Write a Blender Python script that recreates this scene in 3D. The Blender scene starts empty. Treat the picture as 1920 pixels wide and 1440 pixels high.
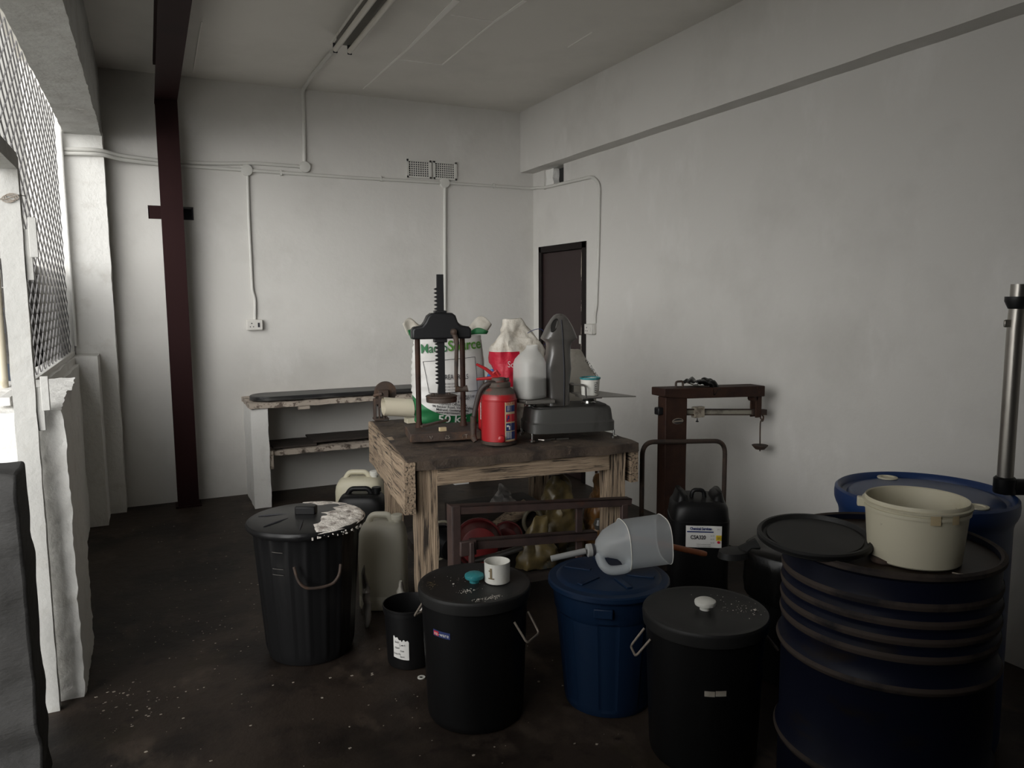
import bpy, bmesh, math, random
from mathutils import Vector, Matrix, noise, Euler
PI = math.pi
random.seed(7)
SC = bpy.context.scene
COL = SC.collection

# ------------------------------------------------------------------ camera, sky, exposure
F, YAW, PIT, ROL, H = 1431.0, 0.442256, 0.113967, -0.006834, 1.55
_f = Vector((math.sin(YAW)*math.cos(PIT), math.cos(YAW)*math.cos(PIT), -math.sin(PIT)))
_r0 = Vector((math.cos(YAW), -math.sin(YAW), 0)); _u0 = _r0.cross(_f)
_r = _r0*math.cos(ROL) + _u0*math.sin(ROL); _u = -_r0*math.sin(ROL) + _u0*math.cos(ROL)
CAM = Vector((0, 0, H))
cd = bpy.data.cameras.new('camera'); cam = bpy.data.objects.new('camera', cd); COL.objects.link(cam)
cd.sensor_fit = 'HORIZONTAL'; cd.sensor_width = 36; cd.lens = 36*F/1920; cd.clip_start = 0.02
m3 = Matrix((_r, _u, -_f)).transposed()
cam.matrix_world = Matrix.Translation(CAM) @ m3.to_4x4()
SC.camera = cam
w = bpy.data.worlds.new('sky'); SC.world = w; w.use_nodes = True
# overcast sky, brightest in the open yard to the left and behind the camera
_n, _l = w.node_tree.nodes, w.node_tree.links
_bg = _n['Background']; _bg.inputs[0].default_value = (1.0, 0.995, 0.975, 1)
_tc = _n.new('ShaderNodeTexCoord'); _dt = _n.new('ShaderNodeVectorMath'); _dt.operation = 'DOT_PRODUCT'
_dt.inputs[1].default_value = Vector((-.66, -.72, .06)).normalized()
_mx = _n.new('ShaderNodeMath'); _mx.operation = 'MAXIMUM'; _mx.inputs[1].default_value = 0
_pw = _n.new('ShaderNodeMath'); _pw.operation = 'POWER'; _pw.inputs[1].default_value = 4
_ma = _n.new('ShaderNodeMath'); _ma.operation = 'MULTIPLY_ADD'; _ma.inputs[1].default_value = 4.6; _ma.inputs[2].default_value = .20
_l.new(_tc.outputs['Generated'], _dt.inputs[0]); _l.new(_dt.outputs['Value'], _mx.inputs[0]); _l.new(_mx.outputs[0], _pw.inputs[0])
_l.new(_pw.outputs[0], _ma.inputs[0]); _l.new(_ma.outputs[0], _bg.inputs[1])
SC.view_settings.view_transform = 'Standard'; SC.view_settings.look = 'None'
SC.view_settings.gamma = 1; SC.view_settings.use_curve_mapping = False
SC.view_settings.exposure = 1.06

# ------------------------------------------------------------------ measuring: where a sight line meets a plane of the room
def sight(px, py): return _f + _r*((px-960)/F) - _u*((py-720)/F)
def aZ(px, py, z): d = sight(px, py); return CAM + d*((z-H)/d.z)
def aY(px, py, y): d = sight(px, py); return CAM + d*(y/d.y)
def aX(px, py, x): d = sight(px, py); return CAM + d*(x/d.x)

# ------------------------------------------------------------------ materials
def mat(name, col, rough=.6, met=0, layers=(), bump=0, bscale=30, bstretch=(1, 1, 1), spec=.5, trans=0, alpha=1, coat=0):
    """layers: (colour, scale, lo, hi, stretch) noise patches laid over the base colour"""
    m = bpy.data.materials.new(name); m.use_nodes = True
    nt = m.node_tree; N = nt.nodes; L = nt.links; b = N['Principled BSDF']
    b.inputs['Roughness'].default_value = rough; b.inputs['Metallic'].default_value = met
    b.inputs['Specular IOR Level'].default_value = spec
    b.inputs['Transmission Weight'].default_value = trans; b.inputs['Alpha'].default_value = alpha
    b.inputs['Coat Weight'].default_value = coat
    tc = N.new('ShaderNodeTexCoord')
    def nz(scale, stretch, detail=6, dist=0):
        mp = N.new('ShaderNodeMapping'); mp.inputs['Scale'].default_value = stretch
        L.new(tc.outputs['Object'], mp.inputs[0])
        n = N.new('ShaderNodeTexNoise'); n.inputs['Scale'].default_value = scale
        n.inputs['Detail'].default_value = detail; n.inputs['Roughness'].default_value = .62
        n.inputs['Distortion'].default_value = dist
        L.new(mp.outputs[0], n.inputs['Vector']); return n.outputs[0]
    cur = None
    rgb = N.new('ShaderNodeRGB'); rgb.outputs[0].default_value = (*col, 1); cur = rgb.outputs[0]
    for c2, sc, lo, hi, st in layers:
        n = nz(sc, st)
        mr = N.new('ShaderNodeMapRange'); mr.inputs[1].default_value = lo; mr.inputs[2].default_value = hi
        L.new(n, mr.inputs[0])
        mx = N.new('ShaderNodeMix'); mx.data_type = 'RGBA'; mx.inputs[7].default_value = (*c2, 1)
        L.new(mr.outputs[0], mx.inputs[0]); L.new(cur, mx.inputs[6]); cur = mx.outputs[2]
    L.new(cur, b.inputs['Base Color'])
    if bump:
        n = nz(bscale, bstretch, 8)
        bp = N.new('ShaderNodeBump'); bp.inputs['Strength'].default_value = bump; bp.inputs['Distance'].default_value = .01
        L.new(n, bp.inputs['Height']); L.new(bp.outputs[0], b.inputs['Normal'])
    m['_out'] = 1
    return m
S1 = (1, 1, 1)
M = {}
M['paint'] = mat('white_wall_paint', (.60, .585, .555), .75, layers=[((.52, .505, .475), 1.3, .5, .75, S1), ((.66, .645, .62), 3.0, .58, .8, (1, 1, .5))], bump=.35, bscale=9)
M['paint_rough'] = mat('white_rough_plaster', (.74, .73, .70), .8, layers=[((.62, .60, .56), 6, .55, .75, S1)], bump=.6, bscale=28)
M['ceiling'] = mat('ceiling_paint', (.74, .715, .67), .8, layers=[((.64, .62, .58), 1.2, .45, .75, S1)], bump=.1, bscale=6)
M['seam'] = mat('ceiling_seam', (.88, .86, .82), .8)
M['beam_paint'] = mat('grey_beam_plaster', (.50, .50, .48), .85, layers=[((.40, .39, .37), 5, .45, .7, S1), ((.7, .69, .66), 14, .66, .72, S1)], bump=.8, bscale=16)
M['floor'] = mat('stained_concrete', (.034, .0245, .0185), .55, layers=[((.012, .0085, .0068), 1.7, .47, .60, S1), ((.075, .056, .042), 4, .56, .74, (1, .6, 1)), ((.016, .011, .009), 9, .58, .68, S1), ((.028, .022, .011), 2.3, .6, .75, S1), ((.14, .12, .10), 60, .735, .75, S1)], bump=.35, bscale=14, spec=.25)
M['outground'] = mat('pale_concrete', (.55, .54, .5), .9, bump=.2)
M['outwall'] = mat('dark_yard_wall', (.035, .032, .03), .9, layers=[((.09, .085, .08), 2, .5, .7, (.3, .3, 3))])
M['redsteel'] = mat('oxide_red_steel', (.021, .0072, .0074), .6, layers=[((.013, .005, .005), 2, .5, .7, (1, 1, .4))], spec=.12)
M['hole'] = mat('recess_shade', (.02, .02, .02), .9)  # near black, stands in for the shade inside the wall hole
M['trunk'] = mat('painted_conduit', (.58, .57, .535), .6)
M['socket'] = mat('socket_plastic', (.60, .58, .54), .5)
M['black'] = mat('black_plastic', (.0052, .0052, .0055), .42, layers=[((.010, .0098, .0095), 3, .5, .75, (1, 1, .3))], spec=.24)
M['blackdull'] = mat('dull_black_lid', (.015, .015, .0147), .5, layers=[((.025, .024, .023), 5, .5, .75, S1), ((.10, .10, .09), 90, .73, .76, S1)], spec=.25)
M['blackrib'] = mat('scuffed_black_plastic', (.009, .009, .0095), .34, layers=[((.019, .0185, .018), 6, .55, .75, (1, 1, .25)), ((.12, .115, .10), 70, .75, .78, S1)], spec=.25)
M['bag'] = mat('black_bag', (.004, .004, .004), .25, spec=.3, bump=.2, bscale=18)
M['navy'] = mat('navy_plastic', (.0055, .0165, .042), .42, layers=[((.009, .022, .052), 3, .5, .8, (1, 1, .3))], spec=.2)
M['drumpaint'] = mat('worn_navy_drum_paint', (.0055, .0070, .0165), .45, layers=[((.013, .010, .009), 4, .56, .70, (1, 1, 3)), ((.002, .0026, .006), 2, .5, .7, S1)], spec=.14)
M['drumrust'] = mat('rusty_drum_band', (.050, .039, .033), .7, layers=[((.016, .014, .015), 7, .5, .65, S1)], spec=.15)
M['drumtop'] = mat('rusty_drum_top', (.020, .013, .009), .5, spec=.2, layers=[((.036, .020, .011), 4, .5, .7, S1), ((.015, .011, .009), 8, .5, .65, S1)])
M['bluedrum'] = mat('blue_drum_plastic', (.008, .030, .11), .4, layers=[((.014, .036, .115), 4, .5, .8, S1)])
M['cream'] = mat('cream_bucket', (.58, .54, .41), .5, layers=[((.46, .41, .28), 7, .55, .75, S1), ((.12, .09, .05), 30, .70, .75, S1)])
M['white'] = mat('white_plastic', (.64, .63, .58), .5, layers=[((.50, .47, .40), 12, .55, .7, S1)])
M['teal'] = mat('teal_paint', (.02, .19, .21), .5, layers=[((.10, .30, .30), 60, .55, .7, S1)])
M['rust'] = mat('brown_rust', (.047, .030, .022), .7, layers=[((.085, .043, .022), 14, .5, .7, S1), ((.02, .014, .011), 9, .5, .65, S1)], bump=.3, bscale=60)
M['rustred'] = mat('red_oxide_rust', (.042, .020, .013), .65, spec=.2, layers=[((.024, .012, .010), 7, .45, .65, S1), ((.065, .030, .016), 20, .6, .75, S1)], bump=.15, bscale=60)
M['frame'] = mat('dark_angle_iron', (.060, .037, .032), .6, layers=[((.03, .02, .019), 6, .45, .7, S1), ((.08, .035, .022), 9, .58, .72, S1)])
M['iron'] = mat('black_iron', (.010, .010, .011), .45, spec=.4)
M['steel'] = mat('worn_steel', (.35, .33, .30), .35, .9, layers=[((.12, .10, .085), 6, .5, .75, (1, 1, .3))])
M['brass'] = mat('dull_brass', (.33, .31, .25), .5, .1, layers=[((.15, .135, .11), 9, .5, .65, (1, 1, 1))])
M['wire'] = mat('grey_wire', (.27, .23, .19), .55, .5)
M['chrome'] = mat('chrome', (.6, .6, .58), .25, 1)
def wood(n, st):
    return mat(n, (.40, .30, .205), .85, layers=[((.23, .165, .112), 3, .4, .65, st), ((.035, .026, .019), 4.0, .53, .61, st), ((.03, .022, .017), 1.8, .60, .75, S1)], bump=.9, bscale=5, bstretch=st)
M['woodx'] = wood('weathered_wood_x', (.9, 24, 24)); M['woodz'] = wood('weathered_wood_z', (24, 24, .9)); M['woody'] = wood('weathered_wood_y', (24, .9, 24))
M['benchtop'] = mat('grimy_bench_top', (.082, .058, .041), .8, layers=[((.030, .021, .016), 7, .45, .62, S1), ((.20, .15, .11), 18, .62, .72, S1), ((.30, .26, .22), 70, .73, .75, S1)], bump=.8, bscale=25)
M['plank'] = mat('dark_plank', (.040, .029, .023), .8, layers=[((.02, .015, .012), 5, .4, .65, (1, 6, 6))], bump=.4, bscale=20)
M['slab'] = mat('chipped_slab', (.42, .36, .30), .8, layers=[((.06, .045, .035), 9, .55, .64, S1), ((.12, .09, .07), 25, .55, .62, S1)], bump=.5, bscale=30)
M['board'] = mat('black_board', (.014, .014, .015), .4, layers=[((.07, .068, .065), 3, .52, .68, (.6, 6, 6))])
M['red'] = mat('red_enamel', (.34, .012, .016), .38, layers=[((.30, .01, .012), 5, .5, .7, S1), ((.10, .03, .02), 40, .71, .74, S1)])
M['reddark'] = mat('dark_red_plastic', (.12, .010, .010), .45, spec=.3, layers=[((.07, .008, .008), 4, .45, .7, S1)])
M['grime'] = mat('grimy_neck', (.072, .056, .045), .7, layers=[((.20, .02, .015), 12, .56, .66, S1)])
M['rubber'] = mat('brown_rubber', (.03, .02, .017), .6)
M['scale'] = mat('grey_hammer_enamel', (.085, .078, .071), .32, layers=[((.045, .041, .038), 6, .5, .75, S1)], coat=.2)
M['scalebase'] = mat('greasy_grey_enamel', (.058, .057, .053), .42, layers=[((.022, .020, .018), 6, .52, .7, (1, 1, .35))], bump=.1, bscale=60)
M['scaletop'] = mat('greasy_dark_enamel', (.02, .018, .016), .5)
M['plate'] = mat('dull_plate', (.16, .15, .135), .45, .4)
M['paper'] = mat('paper_label', (.68, .67, .64), .7)
M['ink'] = mat('black_ink', (.02, .02, .025), .7)
M['inkblue'] = mat('blue_ink', (.015, .03, .13), .7)
M['yellow'] = mat('yellow_print', (.65, .45, .02), .6)
M['redprint'] = mat('red_print', (.5, .01, .03), .6)
M['creamprint'] = mat('aged_label', (.50, .40, .24), .6)
M['green'] = mat('green_print', (.08, .25, .03), .6)
M['greend'] = mat('dark_green_print', (.010, .12, .035), .6)
M['pvc'] = mat('pale_pvc', (.55, .50, .39), .45, layers=[((.34, .29, .2), 10, .58, .72, S1)])
M['yellowbag'] = mat('dirty_yellow_film', (.17, .125, .05), .38, layers=[((.05, .038, .02), 6, .42, .62, S1), ((.32, .24, .12), 12, .6, .75, S1), ((.05, .06, .065), 4, .58, .66, S1)])
M['bluebag'] = mat('blue_film', (.03, .15, .42), .35)
M['sackplain'] = mat('grimy_white_sack', (.50, .47, .41), .6, layers=[((.30, .26, .21), 6, .5, .7, S1)], bump=.3, bscale=22)
M['foil'] = mat('grey_foil', (.35, .33, .31), .4, .5)
M['brownbox'] = mat('dark_brown_box', (.055, .04, .03), .8)
M['greysheet'] = mat('dark_grey_sheet', (.030, .029, .028), .8, layers=[((.018, .017, .016), 3, .45, .7, S1)], bump=.9, bscale=9, bstretch=(1, 1, 2.2))
M['handle'] = mat('rust_orange_handle', (.22, .072, .03), .5, layers=[((.36, .17, .07), 20, .6, .7, S1)])
M['door'] = mat('dark_maroon_door', (.020, .0088, .0088), .5, layers=[((.016, .008, .008), 3, .5, .7, (1, 1, .2)), ((.2, .18, .15), 45, .755, .77, S1)])
M['doorframe'] = mat('dark_brown_frame', (.008, .005, .0048), .6, spec=.2)
M['worn'] = mat('worn_pale_edge', (.40, .36, .30), .8, layers=[((.02, .012, .011), 20, .45, .5, (1, 1, .4))])
M['powder'] = mat('white_powder', (.75, .70, .64), .95, layers=[((.28, .24, .21), 25, .5, .66, S1), ((.05, .045, .042), 10, .62, .72, S1)], bump=1, bscale=60)
M['tube'] = mat('fluorescent_glass', (.58, .55, .49), .35)
M['fitting'] = mat('painted_batten', (.16, .15, .135), .6)
M['dirt'] = mat('floor_flakes', (.34, .29, .23), .8)
M['gypsum'] = mat('pale_flake', (.60, .56, .50), .8)
M['dust'] = mat('dull_flake', (.36, .315, .26), .85)

def film(name, col, tr, rough=.35):
    m = bpy.data.materials.new(name); m.use_nodes = True; nt = m.node_tree; N = nt.nodes; L = nt.links
    b = N['Principled BSDF']; b.inputs['Base Color'].default_value = (*col, 1); b.inputs['Roughness'].default_value = rough
    tl = N.new('ShaderNodeBsdfTranslucent'); tl.inputs[0].default_value = (*col, 1)
    a = N.new('ShaderNodeMixShader'); a.inputs[0].default_value = .4
    t = N.new('ShaderNodeBsdfTransparent'); t.inputs[0].default_value = (.95, .97, 1, 1)
    x = N.new('ShaderNodeMixShader'); x.inputs[0].default_value = tr
    L.new(b.outputs[0], a.inputs[1]); L.new(tl.outputs[0], a.inputs[2]); L.new(a.outputs[0], x.inputs[1]); L.new(t.outputs[0], x.inputs[2])
    L.new(x.outputs[0], N['Material Output'].inputs[0]); return m
M['cupink'] = mat('brown_marker', (.16, .12, .06), .7)
M['postpaint'] = mat('post_paint', (.44, .435, .415), .7, layers=[((.37, .355, .32), 6, .55, .75, S1)], bump=.4, bscale=22)
M['wornpaint'] = mat('worn_cast_paint', (.24, .21, .18), .8, layers=[((.05, .035, .028), 40, .45, .55, S1)])
M['amberbag'] = mat('amber_film', (.20, .09, .025), .38, layers=[((.05, .03, .015), 7, .45, .62, S1), ((.30, .22, .12), 14, .6, .72, S1)])
M['meshgrey'] = mat('grey_mesh_paint', (.17, .165, .165), .7)
M['backdrop'] = mat('cream_backdrop', (.27, .265, .25), .9)
M['jug'] = film('translucent_jug', (.70, .73, .74), .50)
M['bottle'] = film('translucent_bottle', (.84, .83, .79), .42)
M['liquid'] = film('cloudy_liquid', (.13, .125, .11), .06)
M['jerryclear'] = film('grimy_translucent_jerrycan', (.72, .69, .59), .06)

# ------------------------------------------------------------------ mesh helpers
def NB(): return bmesh.new()
def box(bm, p0, p1, Mx=None):
    x0, y0, z0 = p0; x1, y1, z1 = p1
    v = [bm.verts.new(c) for c in ((x0, y0, z0), (x1, y0, z0), (x1, y1, z0), (x0, y1, z0), (x0, y0, z1), (x1, y0, z1), (x1, y1, z1), (x0, y1, z1))]
    for f in ((3, 2, 1, 0), (4, 5, 6, 7), (0, 1, 5, 4), (1, 2, 6, 5), (2, 3, 7, 6), (3, 0, 4, 7)): bm.faces.new([v[i] for i in f])
    if Mx is not None: bmesh.ops.transform(bm, matrix=Mx, verts=v)
    return v
def skin(bm, rings, closed=True, cap0=True, cap1=True):
    R = [[bm.verts.new(p) for p in r] for r in rings]; n = len(R[0])
    for a, b in zip(R, R[1:]):
        for i in range(n if closed else n-1):
            j = (i+1) % n; bm.faces.new((a[i], a[j], b[j], b[i]))
    if cap0 and closed: bm.faces.new(R[0][::-1])
    if cap1 and closed: bm.faces.new(R[-1])
    return [v for r in R for v in r]
def lathe(bm, prof, n=48, c=(0, 0, 0), rf=None, Mx=None, cap0=True, cap1=True):
    rings = []
    for r, z in prof:
        ring = []
        for i in range(n):
            a = 2*PI*i/n; q = rf(a, r, z) if rf else r
            ring.append((c[0]+q*math.cos(a), c[1]+q*math.sin(a), c[2]+z))
        rings.append(ring)
    v = skin(bm, rings, True, cap0, cap1)
    if Mx is not None: bmesh.ops.transform(bm, matrix=Mx, verts=v)
    return v
def tube(bm, pts, r=.01, n=10, cap=True):
    P = [Vector(p) for p in pts]; T = []
    for i in range(len(P)):
        a = P[max(0, i-1)]; b = P[min(len(P)-1, i+1)]; T.append((b-a).normalized())
    up = Vector((0, 0, 1)) if abs(T[0].z) < .9 else Vector((1, 0, 0))
    nrm = T[0].cross(up).normalized(); rings = []
    for i, p in enumerate(P):
        nrm = (nrm - T[i]*nrm.dot(T[i])).normalized(); bn = T[i].cross(nrm)
        q = r[i] if isinstance(r, (list, tuple)) else r
        rings.append([p + (nrm*math.cos(2*PI*k/n) + bn*math.sin(2*PI*k/n))*q for k in range(n)])
    return skin(bm, rings, True, cap, cap)
def smooth_path(pts, k=6):
    P = [Vector(p) for p in pts]; out = []
    for i in range(len(P)-1):
        p0 = P[max(0, i-1)]; p1 = P[i]; p2 = P[i+1]; p3 = P[min(len(P)-1, i+2)]
        for j in range(k):
            t = j/k
            out.append(.5*((2*p1) + (p2-p0)*t + (2*p0-5*p1+4*p2-p3)*t*t + (3*p1-p0-3*p2+p3)*t**3))
    out.append(P[-1]); return out
def arc_path(pts, rad=.05, k=6):
    """polyline with its corners rounded"""
    P = [Vector(p) for p in pts]; out = [P[0]]
    for i in range(1, len(P)-1):
        a = (P[i-1]-P[i]); b = (P[i+1]-P[i]); d = min(rad, a.length*.49, b.length*.49)
        s = P[i]+a.normalized()*d; e = P[i]+b.normalized()*d
        for j in range(k+1):
            t = j/k; out.append(s*(1-t)**2 + P[i]*2*t*(1-t) + e*t*t)
    out.append(P[-1]); return out
def loft(bm, secs, n=40, cap0=True, cap1=True, rf=None):
    """secs: (cx, cy, z, half_x, half_y, exponent) rounded-rectangle sections"""
    rings = []
    for cx, cy, z, a, b, e in secs:
        ring = []
        for i in range(n):
            t = 2*PI*i/n; c, s = math.cos(t), math.sin(t)
            x = math.copysign(abs(c)**(2/e), c)*a; y = math.copysign(abs(s)**(2/e), s)*b
            p = Vector((cx+x, cy+y, z))
            if rf: p = rf(p, t)
            ring.append(p)
        rings.append(ring)
    return skin(bm, rings, True, cap0, cap1)
def prism(bm, poly, z0, z1, Mx=None):
    a = [bm.verts.new((x, y, z0)) for x, y in poly]; b = [bm.verts.new((x, y, z1)) for x, y in poly]; n = len(poly)
    bm.faces.new(a[::-1]); bm.faces.new(b)
    for i in range(n): bm.faces.new((a[i], a[(i+1) % n], b[(i+1) % n], b[i]))
    if Mx is not None: bmesh.ops.transform(bm, matrix=Mx, verts=a+b)
    return a+b
def roughen(bm, amp=.006, scale=9, cuts=6, seed=0, big=0, bigscale=2):
    bmesh.ops.subdivide_edges(bm, edges=bm.edges[:], cuts=cuts, use_grid_fill=True)
    o = Vector((seed*3.1, seed*1.7, seed))
    for v in bm.verts:
        p = v.co.copy()
        v.co = p + noise.noise_vector(p*scale+o)*amp + (noise.noise_vector(p*bigscale-o)*big if big else Vector())
def gridbox(bm, p0, p1, step=.05):
    """box whose faces are fine grids (for roughened masonry)"""
    p0 = Vector(p0); p1 = Vector(p1); D = p1-p0
    n = [max(1, int(round(D[i]/step))) for i in range(3)]
    vs = {}
    def V(i, j, k):
        q = (i, j, k)
        if q not in vs: vs[q] = bm.verts.new((p0.x+D.x*i/n[0], p0.y+D.y*j/n[1], p0.z+D.z*k/n[2]))
        return vs[q]
    for i in range(n[0]):
        for j in range(n[1]):
            bm.faces.new((V(i, j, 0), V(i, j+1, 0), V(i+1, j+1, 0), V(i+1, j, 0)))
            bm.faces.new((V(i, j, n[2]), V(i+1, j, n[2]), V(i+1, j+1, n[2]), V(i, j+1, n[2])))
    for i in range(n[0]):
        for k in range(n[2]):
            bm.faces.new((V(i, 0, k), V(i+1, 0, k), V(i+1, 0, k+1), V(i, 0, k+1)))
            bm.faces.new((V(i, n[1], k), V(i, n[1], k+1), V(i+1, n[1], k+1), V(i+1, n[1], k)))
    for j in range(n[1]):
        for k in range(n[2]):
            bm.faces.new((V(0, j, k), V(0, j, k+1), V(0, j+1, k+1), V(0, j+1, k)))
            bm.faces.new((V(n[0], j, k), V(n[0], j+1, k), V(n[0], j+1, k+1), V(n[0], j, k+1)))
    return list(vs.values())
def jitter(vs, amp, scale, seed=0):
    o = Vector((seed*3.1, seed*1.7, seed))
    for v in vs: v.co = v.co + noise.noise_vector(v.co*scale+o)*amp
def obj(name, bm, m, parent=None, bevel=0, smooth=35, loc=None, seg=2):
    me = bpy.data.meshes.new(name); bmesh.ops.recalc_face_normals(bm, faces=bm.faces[:]); bm.to_mesh(me); bm.free()
    for x in (m if isinstance(m, (list, tuple)) else [m]): me.materials.append(M[x] if isinstance(x, str) else x)
    if smooth:
        me.polygons.foreach_set('use_smooth', [True]*len(me.polygons)); me.set_sharp_from_angle(angle=math.radians(smooth))
    o = bpy.data.objects.new(name, me); COL.objects.link(o)
    if parent is not None: o.parent = parent
    if loc is not None: o.location = loc
    if bevel:
        b = o.modifiers.new('bevel', 'BEVEL'); b.width = bevel; b.segments = seg; b.limit_method = 'ANGLE'; b.angle_limit = math.radians(40)
    return o
def tag(o, label, cat, group=None, kind=None):
    o['label'] = label; o['category'] = cat
    if group: o['group'] = group
    if kind: o['kind'] = kind
    return o
def thing(name, label, cat, loc=(0, 0, 0), rz=0, group=None):
    o = bpy.data.objects.new(name, None); COL.objects.link(o); o.empty_display_size = .1
    o.location = loc; o.rotation_euler = (0, 0, rz); return tag(o, label, cat, group)
def struct(name, bm, m, parent=None, **k):
    o = obj(name, bm, m, parent, **k); o['kind'] = 'structure'; return o
def lettering(text, size, fn, m, parent, name='lettering', ax='CENTER', sx=1.0, bold=0, thick=0):
    cu = bpy.data.curves.new('txt', 'FONT'); cu.body = text; cu.size = size; cu.align_x = ax; cu.align_y = 'CENTER'; cu.offset = bold; cu.resolution_u = 3
    t = bpy.data.objects.new('txt', cu); COL.objects.link(t)
    me = bpy.data.meshes.new_from_object(t.evaluated_get(bpy.context.evaluated_depsgraph_get()))
    bpy.data.objects.remove(t); bpy.data.curves.remove(cu)
    me.name = name
    for v in me.vertices: v.co = fn(v.co.x*sx, v.co.y)
    me.materials.clear(); me.materials.append(M[m])
    o = bpy.data.objects.new(name, me); COL.objects.link(o); o.parent = parent; return o
def patch(bm, fn, u0, u1, v0, v1, nu=8, nv=4):
    G = [[bm.verts.new(fn(u0+(u1-u0)*i/nu, v0+(v1-v0)*j/nv)) for j in range(nv+1)] for i in range(nu+1)]
    for i in range(nu):
        for j in range(nv): bm.faces.new((G[i][j], G[i+1][j], G[i+1][j+1], G[i][j+1]))
    return G
def around(R, a0, z0, off=.0012, taper=0):
    """maps flat print (u right, v up) on to a cylinder of radius R, a0 = facing angle"""
    def fn(u, v):
        r = R + off + taper*v; a = a0 + u/R
        return Vector((r*math.cos(a), r*math.sin(a), z0+v))
    return fn
def facing(x, y): return math.atan2(-y, -x)      # angle from a point towards the camera

# ================================================================== THE ROOM
XR, YB, ZC = 3.2, 6.28, 3.17
b = NB(); box(b, (-.62, -2.2, -.1), (3.5, 6.6, 0)); struct('floor', b, 'floor')
b = NB(); box(b, (-14, -8, -.12), (-.62, 30, -.02)); struct('ground_outside', b, 'outground')
b = NB(); box(b, (-.7, -2.2, ZC), (3.5, 6.6, ZC+.12)); ceil = struct('ceiling', b, 'ceiling')
def strip(bm, a, c, w0, w1=None, t=.004):
    w1 = w1 or w0; a = Vector(a); c = Vector(c); d = (c-a).normalized(); s = Vector((-d.y, d.x, 0))
    v = [bm.verts.new(p) for p in (a-s*w0, a+s*w0, c+s*w1, c-s*w1)]; u = [bm.verts.new(x.co-Vector((0, 0, t))) for x in v]
    bm.faces.new(v); bm.faces.new(u[::-1])
    for i in range(4): bm.faces.new((v[i], v[(i+1) % 4], u[(i+1) % 4], u[i]))
for pp, w0, w1 in ((((681, 166), (770, 86)), .004, .009), (((770, 86), (856, 0)), .009, .020), (((750, 111), (829, 121)), .004, .004), (((829, 121), (927, 40)), .004, .006), (((927, 40), (985, 0)), .008, .012), (((845, 27), (927, 40)), .003, .003), (((1065, 88), (1110, 60)), .003, .003), (((362, 135), (378, 40)), .003, .003)):
    b = NB(); strip(b, aZ(*pp[0], ZC), aZ(*pp[1], ZC), w0, w1); obj('plaster_seam', b, 'seam', ceil)
# back wall with the slot behind the steel column
SX0, SX1, SZ0, SZ1 = .038, .346, 2.135, 2.232
b = NB()
box(b, (-.7, YB, 0), (SX0, YB+.2, ZC)); box(b, (SX1, YB, 0), (XR+.3, YB+.2, ZC)); box(b, (SX0, YB, 0), (SX1, YB+.2, SZ0)); box(b, (SX0, YB, SZ1), (SX1, YB+.2, ZC)); box(b, (SX0, YB+.19, SZ0), (SX1, YB+.2, SZ1))
struct('wall_back', b, 'paint')
b = NB(); box(b, (SX0+.002, YB+.17, SZ0+.002), (SX1-.002, YB+.188, SZ1-.002)); box(b, (SX1-.006, YB+.02, SZ0+.002), (SX1-.001, YB+.17, SZ1-.002)); struct('slot_shade', b, 'ink')  # black lining put in as the shade deep in the slot
# right wall with the door recess and the broken opening
DY0, DY1, DZ = 5.345, 6.17, 1.99
HY0, HY1, HZ0, HZ1 = 5.72, 6.07, 2.482, 2.648
b = NB()
box(b, (XR, -2.2, 0), (XR+.3, DY0, 2.3)); box(b, (XR, DY0, DZ), (XR+.3, YB, 2.3)); box(b, (XR, DY1, 0), (XR+.3, YB, DZ)); box(b, (XR+.06, DY0, 0), (XR+.3, DY1, DZ))
box(b, (XR, -2.2, 2.3), (XR+.3, HY0, ZC)); box(b, (XR, HY1, 2.3), (XR+.3, YB, ZC)); box(b, (XR, HY0, 2.3), (XR+.3, HY1, HZ0)); box(b, (XR, HY0, HZ1), (XR+.3, HY1, ZC)); box(b, (XR+.10, HY0, HZ0), (XR+.3, HY1, HZ1))
struct('wall_right', b, 'paint')
b = NB(); box(b, (-.7, -2.4, 0), (XR+.3, -2.2, ZC)); struct('wall_front', b, 'outwall')  # unseen wall behind the camera, coloured dark to cut bounce onto the bins
b = NB(); jitter(gridbox(b, (XR-.13, -2.2, 2.648), (XR, YB, ZC), .12), .005, 3, 2); struct('trim_1', b, 'paint', smooth=60)
b = NB(); v = gridbox(b, (XR+.02, 5.94, HZ0), (XR+.08, HY1, HZ1), .02); jitter(v, .010, 22, 5)
tag(obj('broken_brick', b, 'paint_rough', smooth=0), 'rough broken brick left in the small square hole high on the right wall', 'brick')
b = NB(); box(b, (XR+.085, HY0, HZ0), (XR+.099, HY1, HZ1)); tag(obj('hole_shade', b, 'hole'), 'dark sheet standing in for shade at the back of the small square wall hole', 'board')  # shade of the open hole, made as a dark sheet
# door
door = thing('door_1', 'dark maroon door in the far right corner', 'door', (XR, (DY0+DY1)/2, 0)); door['kind'] = 'structure'
b = NB(); hw = (DY1-DY0)/2
for y0, y1, z0, z1 in ((-hw, -hw+.065, 0, DZ), (hw-.05, hw, 0, DZ), (-hw, hw, DZ-.055, DZ)): box(b, (-.008, y0, z0), (.055, y1, z1))
obj('door_frame', b, 'doorframe', door, bevel=.004)
b = NB(); box(b, (.012, -hw+.09, .01), (.05, hw-.052, DZ-.06)); obj('door_panel', b, 'door', door, bevel=.004)
b = NB(); vs = gridbox(b, (.004, -hw+.072, .3), (.03, -hw+.088, DZ-.08), .03); jitter(vs, .006, 12, 3); obj('worn_edge', b, 'worn', door)
b = NB(); box(b, (-.01, -hw+.07, 1.16), (.02, -hw+.10, 1.23)); obj('latch', b, 'white', door, bevel=.003)

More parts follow.
